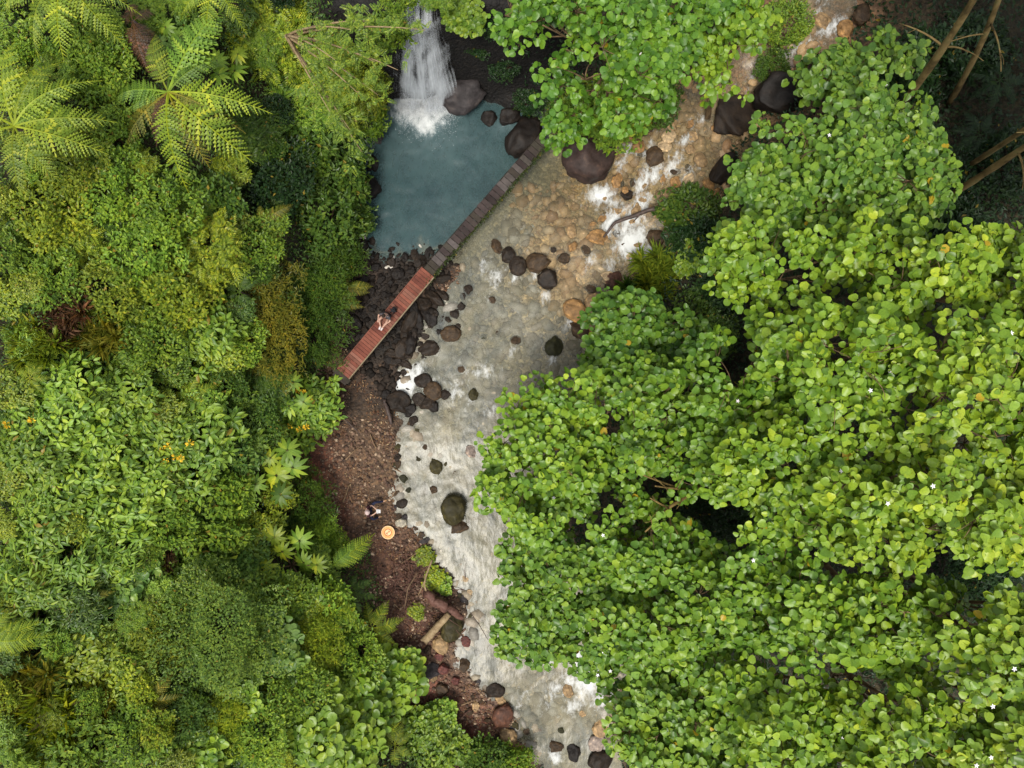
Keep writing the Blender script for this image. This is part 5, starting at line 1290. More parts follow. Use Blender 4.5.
PL = [
    ('pinnate', 262, 25, 36, 'y', 'yellow-green feather-leaved shrub at the upper frame edge'), ('pinnate', 318, 42, 40, 'y', 'airy feather-leaved shrub beside the waterfall'), ('pinnate', 300, 92, 34, 'l', 'feather-leaved shrub below the airy waterfall one'),
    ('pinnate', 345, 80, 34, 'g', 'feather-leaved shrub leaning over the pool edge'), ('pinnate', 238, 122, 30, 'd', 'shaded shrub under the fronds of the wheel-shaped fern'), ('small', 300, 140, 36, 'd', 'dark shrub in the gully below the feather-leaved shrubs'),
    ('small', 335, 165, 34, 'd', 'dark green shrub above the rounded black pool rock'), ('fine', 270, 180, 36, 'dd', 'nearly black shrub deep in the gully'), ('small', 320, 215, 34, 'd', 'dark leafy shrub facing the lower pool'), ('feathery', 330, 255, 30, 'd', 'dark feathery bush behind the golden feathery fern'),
    ('fine', 90, 25, 30, 'm', 'fine shrub between two hanging tree ferns'), ('small', 185, 30, 26, 'b', 'bluish shrub beside the withered tree fern'), ('fine', 60, 160, 36, 'g', 'olive shrub just below the bright edge tree fern'), ('fine', 105, 135, 30, 'm', 'green shrub between the two biggest tree ferns'), ('fine', 88, 60, 32, 'm', 'green shrub behind the bright edge fern fronds'),
    ('fine', 100, 185, 36, 'l', 'light fine-leaved shrub under the downward frond'), ('fine', 30, 205, 36, 'y', 'yellowish shrub at the outer edge below the bright tree fern'), ('pinnate', 55, 235, 32, 'y', 'yellow feather-leaved shrub in the outer edge thicket'), ('fine', 150, 205, 38, 'm', 'thick green shrub in the middle of the upper thicket'),
    ('small', 205, 200, 32, 'd', 'dark shrub next to the lone golden frond'), ('pinnate', 195, 245, 36, 'y', 'yellow-green feather-leaved shrub above the comb fern'), ('fine', 130, 250, 38, 'l', 'pale fine-leaved shrub midway down the upper thicket'), ('fine', 245, 250, 30, 'm', 'green shrub below the lone golden frond'),
    ('fine', 40, 275, 36, 'm', 'green shrub above the dry golden patch'), ('fine', 95, 290, 34, 'g', 'olive fine-leaved shrub bordering the dry golden patch'), ('fine', 160, 290, 38, 'y', 'bright yellow-green shrub at the centre of the thicket'), ('tuft', 52, 312, 38, 'br', 'dry reddish brown patch of dead blades'), ('tuft', 85, 330, 36, 'o', 'golden grassy tuft beside the dry brown patch'),
    ('tuft', 25, 345, 36, 'g', 'green gold grass tuft at the outer edge'), ('feathery', 265, 300, 32, 'o', 'golden feathery bush, upper of two near the bridge'), ('feathery', 262, 345, 32, 'o', 'golden feathery bush, lower of two near the bridge'), ('feathery', 310, 290, 32, 'd', 'dark feathery bush uphill of the golden ferns'), ('feathery', 305, 330, 34, 'd', 'dark feathery bush uphill of the red bridge end'),
    ('broad', 190, 325, 34, 'l', 'bright broad-leaved shrub in the middle of the thicket'), ('fine', 135, 335, 32, 'm', 'green shrub next to the golden grassy tuft'), ('fine', 225, 340, 32, 'm', 'green shrub between broad leaves and golden bushes'), ('fine', 215, 385, 30, 'd', 'dark shrub just past the short-fronded yellow fern'),
    ('broad', 50, 405, 40, 'l', 'pale broad-leaved shrub below the small pale ferns'), ('broad', 105, 400, 36, 'l', 'broad-leaved shrub inland of the short-fronded yellow fern'), ('broad', 20, 450, 36, 'm', 'broad-leaved shrub against the outer edge in the leafy bank'), ('broad', 80, 455, 40, 'l', 'large pale broad-leaved shrub in the heart of the leafy bank'),
    ('broad', 140, 435, 36, 'm', 'broad-leaved shrub inland of the yellow-flowered shrub'), ('broad', 40, 500, 40, 'l', 'broad-leaved shrub at the lower end of the leafy bank'), ('broad', 120, 490, 40, 'l', 'glossy broad-leaved shrub below the yellow-flowered one'), ('narrow', 90, 515, 34, 'l', 'narrow-leaved shrub just under the leafy bank'),
    ('small', 228, 450, 30, 'b', 'grey-green shrub beside the big star-shaped leaves'), ('small', 215, 495, 34, 'm', 'shaded shrub below the grey-green one'), ('fine', 250, 410, 28, 'd', 'dark shrub between dull star leaves and yellow fern'), ('feathery', 290, 505, 34, 'd', 'soft dark bush between the two star-leaf clusters'),
    ('narrow', 40, 560, 42, 'l', 'wide narrow-leaved shrub at the outer edge'), ('narrow', 100, 555, 36, 'l', 'narrow-leaved shrub with pale tips inland of the brown gap'), ('narrow', 20, 608, 34, 'm', 'narrow-leaved shrub above the bright edge fern'), ('fine', 150, 525, 34, 'm', 'green shrub below the glossy broad leaves'), ('tuft', 150, 565, 26, 'br', 'brown tuft of dead stalks above the dome-shaped shrub'),
    ('small', 205, 540, 34, 'm', 'green shrub capping the dome-shaped shrub'), ('small', 225, 575, 34, 'b', 'bluish small-leaved shrub behind the second star leaves'), ('round', 122, 592, 24, 'b', 'bluish large round leaves beside the dark-ribbed fern'), ('round', 70, 620, 20, 'b', 'low bluish round leaves below the dark-ribbed fern'),
    ('fine', 175, 610, 36, 'm', 'green shrub pressed to the uphill side of the dome'), ('fine', 150, 645, 32, 'g', 'olive shrub uphill of the dome-shaped shrub'), ('dome', 206, 638, 60, (.135, .212, .024), 'large dome-shaped shrub of tiny leaves, broadest on the near bank'),
    ('broad', 80, 670, 34, 'y', 'yellow broad-leaved shrub below the dark green fern'), ('broad', 115, 690, 28, 'v', 'lime broad-leaved shrub beside the mossy golden fern'), ('tuft', 12, 695, 44, 'o', 'golden spiky tuft on the outer edge, upper of two'), ('tuft', 32, 740, 48, 'v', 'large yellow spiky tuft on the lower outer edge'), ('tuft', 85, 722, 36, 'o', 'golden grass beside the spiky tufts'),
    ('small', 75, 755, 34, 'm', 'leafy shrub on the lower frame edge by spiky tufts'), ('fine', 130, 742, 34, 'm', 'green shrub on the lower frame edge below the golden fern'), ('round', 190, 757, 28, 'l', 'rosette of very large round leaves on the lower frame edge'), ('fine', 175, 725, 28, 'd', 'dark shrub in the hollow below the dome-shaped shrub'),
    ('feathery', 215, 720, 30, 'y', 'soft yellow-green bush above the large round rosette'), ('fine', 240, 745, 34, 'l', 'light shrub between the rosette and round-leaved shrubs'), ('round', 262, 652, 28, 'b', 'bluish round-leaved shrub against the dome-shaped shrub'), ('round', 232, 692, 24, 'l', 'small round-leaved shrub below the dome-shaped shrub'),
    ('fine', 275, 615, 32, 'm', 'green shrub between dome and second star leaves'), ('feathery', 310, 640, 32, 'y', 'yellowish soft bush uphill of the feathery fern'), ('fine', 285, 690, 34, 'm', 'green shrub inland of the small star-leaved plant'), ('round', 300, 730, 36, 'l', 'wide round-leaved shrub on the lower bank'), ('round', 340, 752, 36, 'l', 'round-leaved shrub on the lower frame edge'),
    ('round', 345, 705, 34, 'l', 'round-leaved shrub facing the reddish rubble'), ('round', 378, 688, 32, 'l', 'bright round-leaved shrub jutting over the red soil'), ('round', 392, 672, 20, 'l', 'small round-leaved outlier at the tip over the red soil'), ('fine', 348, 655, 32, 'l', 'light shrub above the bright round-leaved one'), ('fine', 314, 545, 24, 'm', 'green shrub over the lower red soil patch'),
    ('feathery', 310, 545, 28, 'l', 'soft light bush uphill of the long fern frond'), ('small', 320, 612, 30, 'l', 'leafy shrub below the long bright frond'),
    ('round', 425, 725, 16, 'l', 'little round-leaved sprig standing on the rubble bank'), ('round', 442, 718, 12, 'l', 'smallest round-leaved sprig beside the rubble'), ('round', 452, 752, 16, 'm', 'round-leaved sprig at the lower frame edge by the rubble'), ('small', 482, 762, 24, 'd', 'dark leafy shrub at the lower frame edge'), ('small', 512, 768, 20, 'm', 'small leafy shrub beside the water at the lower frame edge'), ('broad', 425, 752, 24, 'm', 'broad-leaved bush under the rubble bank sprigs'),
    ('round', 434, 578, 9, 'v', 'small lime tuft of leaves in the debris bank'), ('round', 442, 586, 8, 'l', 'green sprig just below the lime debris tuft'), ('round', 424, 556, 8, 'g', 'small leafy tuft on the debris bank above the lime sprig'),
    ('round', 416, 612, 7, 'y', 'little yellow-green bush next to the dark red log'),
    ('small', 692, 212, 28, 'd', 'dark green round bush on the stream bank at the dead branch'), ('small', 700, 240, 30, 'dd', 'very dark bush behind the dead-branch bush'), ('tuft', 662, 268, 34, 'g', 'dark grassy tussock overhanging the stream at the rust red rock'), ('tuft', 640, 290, 26, 'd', 'smaller dark tussock below the grassy one'), ('round', 695, 258, 15, 'm', 'few round leaves in the dark hollow'),
    ('small', 725, 285, 24, 'dd', 'shadowed shrub in the dark hollow, upper'), ('small', 700, 312, 24, 'd', 'shadowed grey-green shrub in the dark hollow, lower'), ('small', 720, 335, 22, 'd', 'shadowed shrub beside the low dark green tree'),
    ('small', 620, 110, 34, 'm', 'green shrub hanging over the largest boulder'), ('small', 590, 100, 30, 'm', 'green shrub under the bright overhanging tree, bridge side'), ('small', 655, 95, 26, 'd', 'drooping dark shrub above the amber stream'), ('small', 565, 112, 20, 'd', 'low green shrub right beside the bridge end'),
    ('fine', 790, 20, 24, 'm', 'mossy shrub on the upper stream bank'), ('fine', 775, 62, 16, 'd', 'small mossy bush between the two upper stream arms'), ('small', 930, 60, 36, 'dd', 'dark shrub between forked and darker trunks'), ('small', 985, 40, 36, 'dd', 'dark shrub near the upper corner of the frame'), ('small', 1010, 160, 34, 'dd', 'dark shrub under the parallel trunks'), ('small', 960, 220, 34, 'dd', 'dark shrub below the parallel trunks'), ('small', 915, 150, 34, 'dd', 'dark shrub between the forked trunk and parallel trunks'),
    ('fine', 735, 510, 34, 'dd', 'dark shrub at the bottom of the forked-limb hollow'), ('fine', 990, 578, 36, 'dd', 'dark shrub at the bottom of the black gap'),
    ('small', 385, 10, 26, 'm', 'green shrub at the lip of the waterfall, fern side'),
    ('small', 365, 115, 20, 'm', 'green shrub on the pool bank below the waterfall foot'), ('small', 352, 215, 20, 'd', 'dark shrub on the bank between two black pool rocks'),
]
for row in PL:
    plant(*row, **(dict(up=3.0) if row[0] == 'dome' else {}))
for kd, a, b, r_, t_, z_, lb in (('small', 398, -8, 18, 'm', 8.0, 'leafy shrub hanging over the lip of the waterfall, fern side'), ('pinnate', 436, -12, 16, 'm', 8.0, 'feather-leaved shrub hanging over the middle of the waterfall lip'), ('round', 462, 12, 16, 'm', 7.0, 'few round leaves on the dark cliff beside the waterfall lip'),
                                ('small', 478, 42, 13, 'dd', 4.0, 'dark fern-like shrub clinging to the cliff beside the waterfall'), ('small', 505, 62, 14, 'dd', 3.0, 'dark shrub on the cliff above the low black rock'), ('small', 492, 20, 14, 'dd', 6.0, 'dark shrub high on the cliff next to the overhanging tree'), ('small', 530, 98, 14, 'dd', 1.2, 'dark low plant at the cliff foot behind the bridge end')):
    plant(kd, a, b, r_, t_, lb, up=.7, zfix=z_)
plant('broad', 182, 445, 40, 'l', 'broad-leaved shrub dotted with yellow flowers inside the thicket', flowers=10)
plant('broad', 298, 412, 32, 'l', 'yellow-flowered shrub at the waterside end by the red bridge', flowers=10)
plant('broad', 20, 425, 26, 'm', 'broad-leaved shrub with a few orange blossoms at the outer edge', flowers=3)

FILL = dict(fine='small fine-leaved shrub filling a gap in the near bank thicket', small='small leafy shrub filling a gap in the near bank thicket', broad='small broad-leaved shrub filling a gap in the near bank thicket',
            pinnate='small feather-leaved shrub filling a gap in the near bank thicket', narrow='small narrow-leaved shrub filling a gap in the near bank thicket')
_fk = ['small', 'narrow', 'broad', 'pinnate', 'small', 'narrow']
_fp = np.random.default_rng(91)
_pts = []
for _ in range(4000):
    a, b = _fp.uniform(-12, 330), _fp.uniform(-8, 776)
    if b < 400 and a > 285: continue
    if all((a - c) ** 2 + (b - d) ** 2 > 36 ** 2 for c, d in _pts): _pts.append((a, b))
for i, (a, b) in enumerate(_pts):
    if (a - 168) ** 2 + (b - 92) ** 2 < 75 ** 2 or (a - 205) ** 2 + (b - 640) ** 2 < 60 ** 2: continue
    if 285 < a and 400 < b < 545: continue
    if (a - 62) ** 2 + (b - 318) ** 2 < 48 ** 2: continue
    kd = _fk[int(_fp.integers(6))]
    if 360 < b < 510 and a < 210: kd = 'broad'
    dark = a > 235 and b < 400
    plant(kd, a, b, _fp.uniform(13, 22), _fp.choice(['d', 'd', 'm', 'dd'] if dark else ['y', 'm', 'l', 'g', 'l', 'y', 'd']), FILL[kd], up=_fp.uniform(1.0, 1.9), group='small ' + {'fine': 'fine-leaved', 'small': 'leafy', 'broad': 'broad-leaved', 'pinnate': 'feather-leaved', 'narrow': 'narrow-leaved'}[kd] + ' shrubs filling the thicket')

# slim overhanging tree at the waterfall: bare arching branches with feathery yellow-green sprays
def spray_tree():
    x, y, g = ground_at(300, 70, 0)
    root = thing('overhanging_tree', 'slim tree arching yellow-green sprays over the waterfall', 'tree', (x, y, g)); inv = Matrix.Translation((-x, -y, -g))
    mb = MB(); r = np.random.default_rng(77); pos = []
    tips = [(425, 30, 9.5), (398, 70, 8.2), (375, 62, 8), (388, 22, 9), (352, 30, 8.6), (360, 95, 7.4), (350, 130, 7), (362, 152, 6.0), (330, 112, 7.6), (335, 60, 8.4), (378, 95, 7.2)]
    s0 = np.array([x + .4, y, g + 3.0])
    mb.tube(bez((x, y, g - .2), s0, (.2, 0, 0), 7), np.linspace(.14, .10, 7), 8)
    for px, py, z in tips:
        tx, ty = P(px, py, z); br = bez(s0, (tx, ty, z), (0, 0, .9), 12); mb.tube(br, np.linspace(.06, .012, 12), 6)
        for k in range(14):
            b = br[int(r.integers(6, 12))] + r.normal(0, .28, 3) * np.array([1, 1, .5]); pos.append(b)
    o = link('trunk', mb.mesh('trunk', True), M_PALEW, root); o.matrix_parent_inverse = inv
    P3, D3, N3, S3 = [], [], [], []
    for p in pos:
        for w in range(3):
            a = r.uniform(0, 6.28); ax = np.array([math.cos(a), math.sin(a), r.uniform(-.3, .2)]); L = r.uniform(.3, .5); sd = np.cross([0, 0, 1], ax)
            for j in range(8):
                t = (j + 1) / 8
                for sg in (1, -1):
                    P3.append(p + ax * L * t + np.array([0, 0, -.2 * L * t * t])); D3.append(sd * sg + ax * .8); N3.append(np.array([0, 0, 1.]) + r.normal(0, .2, 3)); S3.append(L * .33 * (1.1 - .5 * t))
    V, Fc = scatter(leaf_small(.36), np.array(P3), np.array(D3), np.array(N3), np.array(S3))
    o = link('crown', mesh_np('crown', V, Fc), M_LEAF, root, (.160, .235, .022)); o.matrix_parent_inverse = inv


spray_tree()


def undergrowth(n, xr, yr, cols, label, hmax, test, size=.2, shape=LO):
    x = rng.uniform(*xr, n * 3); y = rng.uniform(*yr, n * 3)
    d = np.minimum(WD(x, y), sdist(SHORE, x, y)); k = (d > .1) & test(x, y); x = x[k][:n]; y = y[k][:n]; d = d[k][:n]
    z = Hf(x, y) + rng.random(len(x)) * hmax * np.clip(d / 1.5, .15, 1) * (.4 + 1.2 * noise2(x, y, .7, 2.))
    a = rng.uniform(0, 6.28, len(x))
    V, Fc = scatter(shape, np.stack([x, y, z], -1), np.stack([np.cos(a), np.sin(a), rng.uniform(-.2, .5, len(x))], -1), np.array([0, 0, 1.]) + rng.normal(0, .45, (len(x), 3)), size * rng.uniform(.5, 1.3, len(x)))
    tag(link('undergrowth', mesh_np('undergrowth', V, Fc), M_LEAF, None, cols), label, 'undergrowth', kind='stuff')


no_cliff = lambda x, y: ~((y > 13.4) & (x > -7.2) & (x < .5)) & (noise2(x, y, .6) > .1)
undergrowth(110000, (-29, -4.5), (-22, 22), (.052, .105, .014), 'mixed green undergrowth carpeting the near bank', 1.1, no_cliff, .17)  # shade between the plants deepened in both near bank leaf colours
undergrowth(50000, (-29, -4.5), (-22, 22), (.105, .165, .018), 'pale fine undergrowth between the near bank shrubs', 1.3, no_cliff, .14, LN)
undergrowth(45000, (0, 26), (-20, 20), (.020, .045, .012), 'dark undergrowth on the shaded far bank', .9, no_cliff, .22)  # canopy shade is darkened into this leaf colour

undergrowth(42000, (-60, 60), (-55, 58), (.055, .115, .016), 'wider green forest floor growth all around the gorge', 2.2, lambda x, y: (np.maximum(np.abs(x) / 28.5, np.abs(y) / 21.5) > 1) & ~((x > -7.5) & (x < 16) & (y > 14) & (y < 24) & (x > 12)), .62)

# ------------------------------------------------------------------ people
M_SKIN = solid_mat('skin', [(.42, .25, .18), (.50, .31, .23)], 8, .55, .05)


def cloth(name, c): return solid_mat(name, [tuple(.75 * v for v in c), tuple(1.2 * v for v in c)], 14, .85, .2, .2)


def skin(name, joints, edges, radii, mat, parent, sub=1):
    me = bpy.data.meshes.new(name); names = list(joints); ix = {k: i for i, k in enumerate(names)}
    me.from_pydata([tuple(joints[k]) for k in names], [(ix[a], ix[b]) for a, b in edges], [])
    o = link(name, me, mat, parent)
    md = o.modifiers.new('skin', 'SKIN'); md.use_smooth_shade = True
    sv = me.skin_vertices[0].data
    for k in names:
        r = radii[k]; sv[ix[k]].radius = (r, r) if not isinstance(r, tuple) else r
    sv[0].use_root = True
    s = o.modifiers.new('sub', 'SUBSURF'); s.levels = sub; s.render_levels = sub
    return o


def person(label, loc, face, J, hat, top, legs, shoes, hair_c):
    """J: joints in metres, x forward, y to the person's left, z up."""
    root = thing('person', label, 'person', loc, face)
    j = {k: np.array(v, float) for k, v in J.items()}
    jt = dict(pelvis=j['pelvis'], waist=(j['pelvis'] + j['chest']) / 2, chest=j['chest'], neck=j['neck'], skull=j['head'] - np.array([0, 0, .05]), crown=j['head'] + np.array([.0, 0, .07]))
    ra = dict(pelvis=.13, waist=.115, chest=.14, neck=.055, skull=(.085, .075), crown=(.075, .065))
    ed = [('pelvis', 'waist'), ('waist', 'chest'), ('chest', 'neck'), ('neck', 'skull'), ('skull', 'crown')]
    for s in 'lr':
        for a, r in (('sho', .06), ('elb', .042), ('wri', .028), ('hip', .09), ('kne', .06), ('ank', .038), ('toe', .03)):
            jt[a + s] = j[a + s]; ra[a + s] = r
        w, e = j['wri' + s], j['elb' + s]; d = unit(w - e); sd = unit(np.cross(d, [0, 0, 1.])); dn = np.cross(sd, d)
        palm = w + d * .055; jt['palm' + s] = palm; ra['palm' + s] = (.036, .018)
        ed += [('chest', 'sho' + s), ('sho' + s, 'elb' + s), ('elb' + s, 'wri' + s), ('wri' + s, 'palm' + s), ('pelvis', 'hip' + s), ('hip' + s, 'kne' + s), ('kne' + s, 'ank' + s), ('ank' + s, 'toe' + s)]
        for i, (off, ln) in enumerate(((-.030, .062), (-.010, .074), (.010, .068), (.030, .052))):
            k1, k2 = f'fa{i}{s}', f'fb{i}{s}'
            jt[k1] = palm + d * (.035 + ln * .4) + sd * off; jt[k2] = jt[k1] + d * ln * .4 - np.array([0, 0, 1.]) * ln * .45
            ra[k1] = .009; ra[k2] = .007; ed += [('palm' + s, k1), (k1, k2)]
        sg = 1 if s == 'l' else -1
        k1, k2 = 'ta' + s, 'tb' + s
        jt[k1] = w + d * .03 + sd * sg * .045; jt[k2] = jt[k1] + d * .035 + sd * sg * .01; ra[k1] = .010; ra[k2] = .008; ed += [('wri' + s, k1), (k1, k2)]
    body = skin('body', jt, ed, ra, M_SKIN, root)
    # face
    h = j['head']; mb = MB()
    bm = bmesh.new(); bmesh.ops.create_icosphere(bm, subdivisions=2, radius=1); SV = np.array([v.co[:] for v in bm.verts]); SF = np.array([[v.index for v in f.verts] for f in bm.faces]); bm.free()
    for s in (1, -1): mb.add(SV * np.array([.012, .014, .012]) + h + np.array([.078, .03 * s, -.005]), SF)
    link('eyes', mb.mesh('eyes', True), cloth('eye', (.03, .02, .02)), root)
    hd = SV * np.array([.105, .092, .115]) + h + np.array([-.018, 0, .028]); keep = ~((SV[:, 0] > .45) & (SV[:, 2] < .35)) & (SV[:, 2] > -.75)
    Fk = SF[keep[SF].all(1)]
    link('hair', mesh_np('hair', hd, Fk, True), cloth('hair', hair_c), root)
    if hat:
        mb = MB(); a = np.linspace(0, 2 * math.pi, 20, endpoint=False)
        rings = [(.125, .055), (.105, .07), (.10, .12), (.075, .155), (.0, .165)]
        V = np.vstack([np.stack([np.cos(a) * q, np.sin(a) * q, np.full(20, zz)], -1) for q, zz in rings]) + h
        i = np.arange(4)[:, None] * 20; jj = np.arange(20)[None]; kk = (jj + 1) % 20
        mb.add(V, np.stack([i + jj, i + kk, i + 20 + kk, i + 20 + jj], -1).reshape(-1, 4))
        link('hat', mb.mesh('hat', True), cloth('hat', hat), root)
    G = {k: v for k, v in jt.items()}
    ks = ['waist', 'chest', 'neckb', 'shol', 'shor', 'hal', 'har', 'pelvis']
    G['neckb'] = j['chest'] * .35 + j['neck'] * .65; G['hal'] = j['shol'] * .35 + j['elbl'] * .65; G['har'] = j['shor'] * .35 + j['elbr'] * .65
    skin('shirt', {k: G[k] for k in ['chest', 'waist', 'pelvis', 'neckb', 'shol', 'shor', 'hal', 'har']}, [('pelvis', 'waist'), ('waist', 'chest'), ('chest', 'neckb'), ('chest', 'shol'), ('chest', 'shor'), ('shol', 'hal'), ('shor', 'har')],
         dict(waist=.128, chest=.155, pelvis=.135, neckb=.065, shol=.075, shor=.075, hal=.062, har=.062), cloth('shirt', top), root)
    full = legs[1]
    G['endl'] = j['ankl'] if full else j['hipl'] * .35 + j['knel'] * .65; G['endr'] = j['ankr'] if full else j['hipr'] * .35 + j['kner'] * .65
    kk = ['pelvis', 'hipl', 'hipr', 'endl', 'endr']; ee = [('pelvis', 'hipl'), ('pelvis', 'hipr')]
    rr = dict(pelvis=.145, hipl=.105, hipr=.105, endl=.058 if full else .08, endr=.058 if full else .08)
    if full:
        kk += ['knel', 'kner']; rr.update(knel=.078, kner=.078); ee += [('hipl', 'knel'), ('knel', 'endl'), ('hipr', 'kner'), ('kner', 'endr')]
    else: ee += [('hipl', 'endl'), ('hipr', 'endr')]
    skin('trousers' if full else 'shorts', {k: G[k] for k in kk}, ee, rr, cloth('trousers', legs[0]), root)
    if shoes:
        for s in 'lr':
            a, t = j['ank' + s], j['toe' + s]; d = unit(t - a)
            skin('shoe', dict(a=a - d * .02 - np.array([0, 0, .02]), b=(a + t) / 2 - np.array([0, 0, .012]), c=t + d * .03), [('a', 'b'), ('b', 'c')], dict(a=.05, b=.05, c=.042), cloth('shoe', shoes), root)
    return root


bx, by = P(387.5, 315, 1.7)
dirv = math.atan2(-.88, -.47)
tb = ((bx - BR_A[0]) * BR_E[0] + (by - BR_A[1]) * BR_E[1])
bz = 1.575
person('seated person in dark top with bare legs, sitting on the red bridge deck', (bx, by, bz), dirv,
       dict(pelvis=(0, 0, .15), chest=(.06, 0, .46), neck=(.10, 0, .63), head=(.15, 0, .78), shol=(.07, .18, .55), shor=(.07, -.18, .55), elbl=(.20, .30, .36), elbr=(.20, -.32, .36), wril=(.40, .20, .44), wrir=(.40, -.22, .44),
            hipl=(.03, .10, .13), hipr=(.03, -.10, .13), knel=(.38, .19, .40), kner=(.38, -.19, .40), ankl=(.62, .06, .06), ankr=(.62, -.06, .06), toel=(.78, .05, .03), toer=(.78, -.05, .03)),
       None, (.05, .048, .055), ((.03, .028, .03), False), (.55, .5, .48), (.025, .016, .012))


def backpack():
    x, y = P(393.5, 310.5, 1.75); root = thing('backpack', 'black backpack set behind the seated person on the red deck', 'backpack', (x, y, 1.575), dirv)
    def rb(c, s):
        bm = bmesh.new(); bmesh.ops.create_cube(bm, size=1); bmesh.ops.scale(bm, vec=s, verts=bm.verts); bmesh.ops.bevel(bm, geom=bm.edges, offset=min(s) * .35, segments=3, affect='EDGES')
        bmesh.ops.translate(bm, vec=c, verts=bm.verts); me = bpy.data.meshes.new('p'); bm.to_mesh(me); bm.free(); return me
    bk = cloth('backpack', (.016, .016, .018))
    link('main_bag', rb((0, 0, .20), (.20, .28, .40)), bk, root); link('front_pocket', rb((-.13, 0, .14), (.08, .22, .22)), bk, root)
    for s in (.07, -.07):
        mb = MB(); mb.tube(np.array([(.08, s, .38), (.16, s, .30), (.15, s, .14), (.09, s, .05)]), .016, 6); link('strap', mb.mesh('strap', True), bk, root)


backpack()
px_, py_ = P(366.5, 511.5, .6)
gz = H1(px_, py_)
pilot = person('person in pale hat and navy clothes sitting on the gravel holding a white controller', (px_, py_, gz), 0.05,
       dict(pelvis=(0, 0, .14), chest=(.03, 0, .45), neck=(.06, 0, .63), head=(.10, 0, .79), shol=(.05, .20, .55), shor=(.05, -.20, .55), elbl=(.22, .26, .36), elbr=(.22, -.24, .36), wril=(.44, .08, .40), wrir=(.44, -.10, .40),
            hipl=(.04, .12, .13), hipr=(.04, -.12, .13), knel=(.40, .40, .36), kner=(.24, -.46, .32), ankl=(.76, .38, .06), ankr=(.48, -.40, .06), toel=(.90, .42, .04), toer=(.62, -.36, .04)),
       (.50, .38, .36), (.05, .018, .022), ((.016, .018, .04), True), (.30, .17, .08), (.03, .02, .015))


def controller():
    root = thing('remote_controller', 'white remote controller in the hands of the seated pilot', 'controller', (px_ + .52, py_ - .01, gz + .44), .05)
    def rb(c, s, b=.3):
        bm = bmesh.new(); bmesh.ops.create_cube(bm, size=1); bmesh.ops.scale(bm, vec=s, verts=bm.verts); bmesh.ops.bevel(bm, geom=bm.edges, offset=min(s) * b, segments=2, affect='EDGES')
        bmesh.ops.translate(bm, vec=c, verts=bm.verts); me = bpy.data.meshes.new('p'); bm.to_mesh(me); bm.free(); return me
    wht = cloth('white_plastic', (.5, .5, .5)); dk = cloth('dark_plastic', (.03, .03, .03))
    link('shell', rb((0, 0, 0), (.12, .20, .04)), wht, root); link('phone', rb((.11, 0, .035), (.09, .17, .012)), wht, root)
    for s in (.06, -.06):
        mb = MB(); mb.tube(np.array([(-.01, s, .015), (-.01, s, .045)]), [.008, .012], 8); link('joystick', mb.mesh('joystick', True), dk, root)
        mb = MB(); mb.tube(np.array([(.05, s, .01), (.12, s * 1.1, .03)]), .008, 6); link('antenna', mb.mesh('antenna', True), dk, root)


controller()


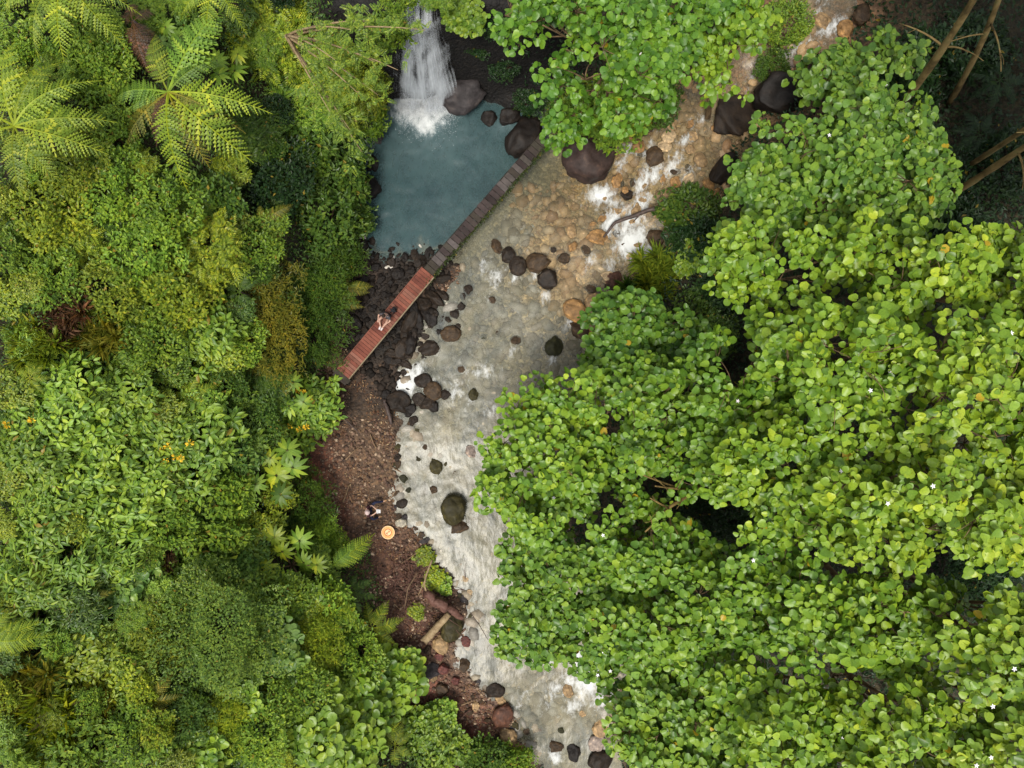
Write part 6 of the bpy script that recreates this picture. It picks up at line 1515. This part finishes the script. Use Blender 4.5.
def landing_pad():
    x, y = P(388, 532.5, .55); g = max(H1(x + a * .3, y + b * .3) for a in (-1, 0, 1) for b in (-1, 0, 1)) + .10
    x, y = P(388, 532.5, g)
    root = thing('landing_pad', 'round orange drone landing pad lying on the reddish bank', 'landing pad', (x, y, g))
    def disc(r0, r1, z, n=48, th=.012, bend=.0):
        a = np.linspace(0, 2 * math.pi, n, endpoint=False); c, s = np.cos(a), np.sin(a)
        ring = lambda r, zz: np.stack([c * r, s * r, np.full(n, zz)], -1)
        V = np.vstack([ring(r0, z), ring(r1, z), ring(r1, z - th), ring(r0, z - th)])
        j = np.arange(n); k = (j + 1) % n
        q = np.vstack([np.stack([o1 + j, o2 + j, o2 + k, o1 + k], -1) for o1, o2 in ((0, n), (n, 2 * n), (2 * n, 3 * n), (3 * n, 0))])
        return mesh_np('disc', V, q)
    org = cloth('orange_fabric', (.72, .34, .13)); pal = cloth('pale_fabric', (.78, .50, .28)); drk = cloth('brown_print', (.28, .085, .03))
    link('pad', disc(.0005, .30, 0), org, root)
    link('hoop', disc(.295, .335, .006, th=.03), pal, root)
    link('printed_ring', disc(.155, .185, .003, th=.003), drk, root)
    link('centre_patch', disc(.0005, .15, .002, th=.002), pal, root)
    mb = MB()
    for sg in (1, -1):   # two hooked strokes that answer each other
        a = np.linspace(-.5, 2.6, 9); pts = np.stack([sg * (.045 + .045 * np.cos(a)), sg * (.03 + .045 * np.sin(a)), np.full(9, .004)], -1)
        mb.tube(pts, .012, 6)
    mb.tube(np.array([(-.06, -.03, .004), (0, 0, .004), (.06, .03, .004)]), .012, 6)
    link('emblem', mb.mesh('emblem', True), drk, root)


landing_pad()

# ------------------------------------------------------------------ light, sky, camera
EL, AZ = math.radians(68), math.radians(205)      # high sun behind thin cloud
w = bpy.data.worlds.new('World'); SC.world = w; w.use_nodes = True
nt = w.node_tree; nt.nodes.clear(); n = N(nt)
sky = n('ShaderNodeTexSky', sky_type='NISHITA'); sky.sun_disc = False; sky.sun_elevation = EL; sky.sun_rotation = AZ
hs = n('ShaderNodeHueSaturation', {'Color': sky.outputs[0], 'Saturation': .15})
bg = n('ShaderNodeBackground', {'Color': hs.outputs[0], 'Strength': .12})
n('ShaderNodeOutputWorld', {'Surface': bg.outputs[0]})
sl = bpy.data.lights.new('sun', 'SUN'); sl.energy = 1.7; sl.angle = math.radians(16); sl.color = (1, .95, .86)
so = bpy.data.objects.new('sun', sl); COL.objects.link(so)
dv = Vector((math.sin(AZ) * math.cos(EL), math.cos(AZ) * math.cos(EL), math.sin(EL)))
so.rotation_euler = (-dv).to_track_quat('-Z', 'Y').to_euler(); so.location = dv * 60

cam = bpy.data.cameras.new('camera'); co = bpy.data.objects.new('camera', cam); COL.objects.link(co)
cam.sensor_width = 36; cam.lens = F / 1024 * 36; cam.clip_end = 600; cam.clip_start = .1
co.location = (0, 0, CZ); co.rotation_euler = (0, 0, 0)
SC.camera = co
SC.view_settings.view_transform = 'Standard'; SC.view_settings.look = 'None'; SC.view_settings.exposure = 1.24; SC.view_settings.gamma = 1
SC.cycles.max_bounces = 8; SC.cycles.transparent_max_bounces = 24; SC.cycles.diffuse_bounces = 3; SC.cycles.glossy_bounces = 2
SC.cycles.use_denoising = True
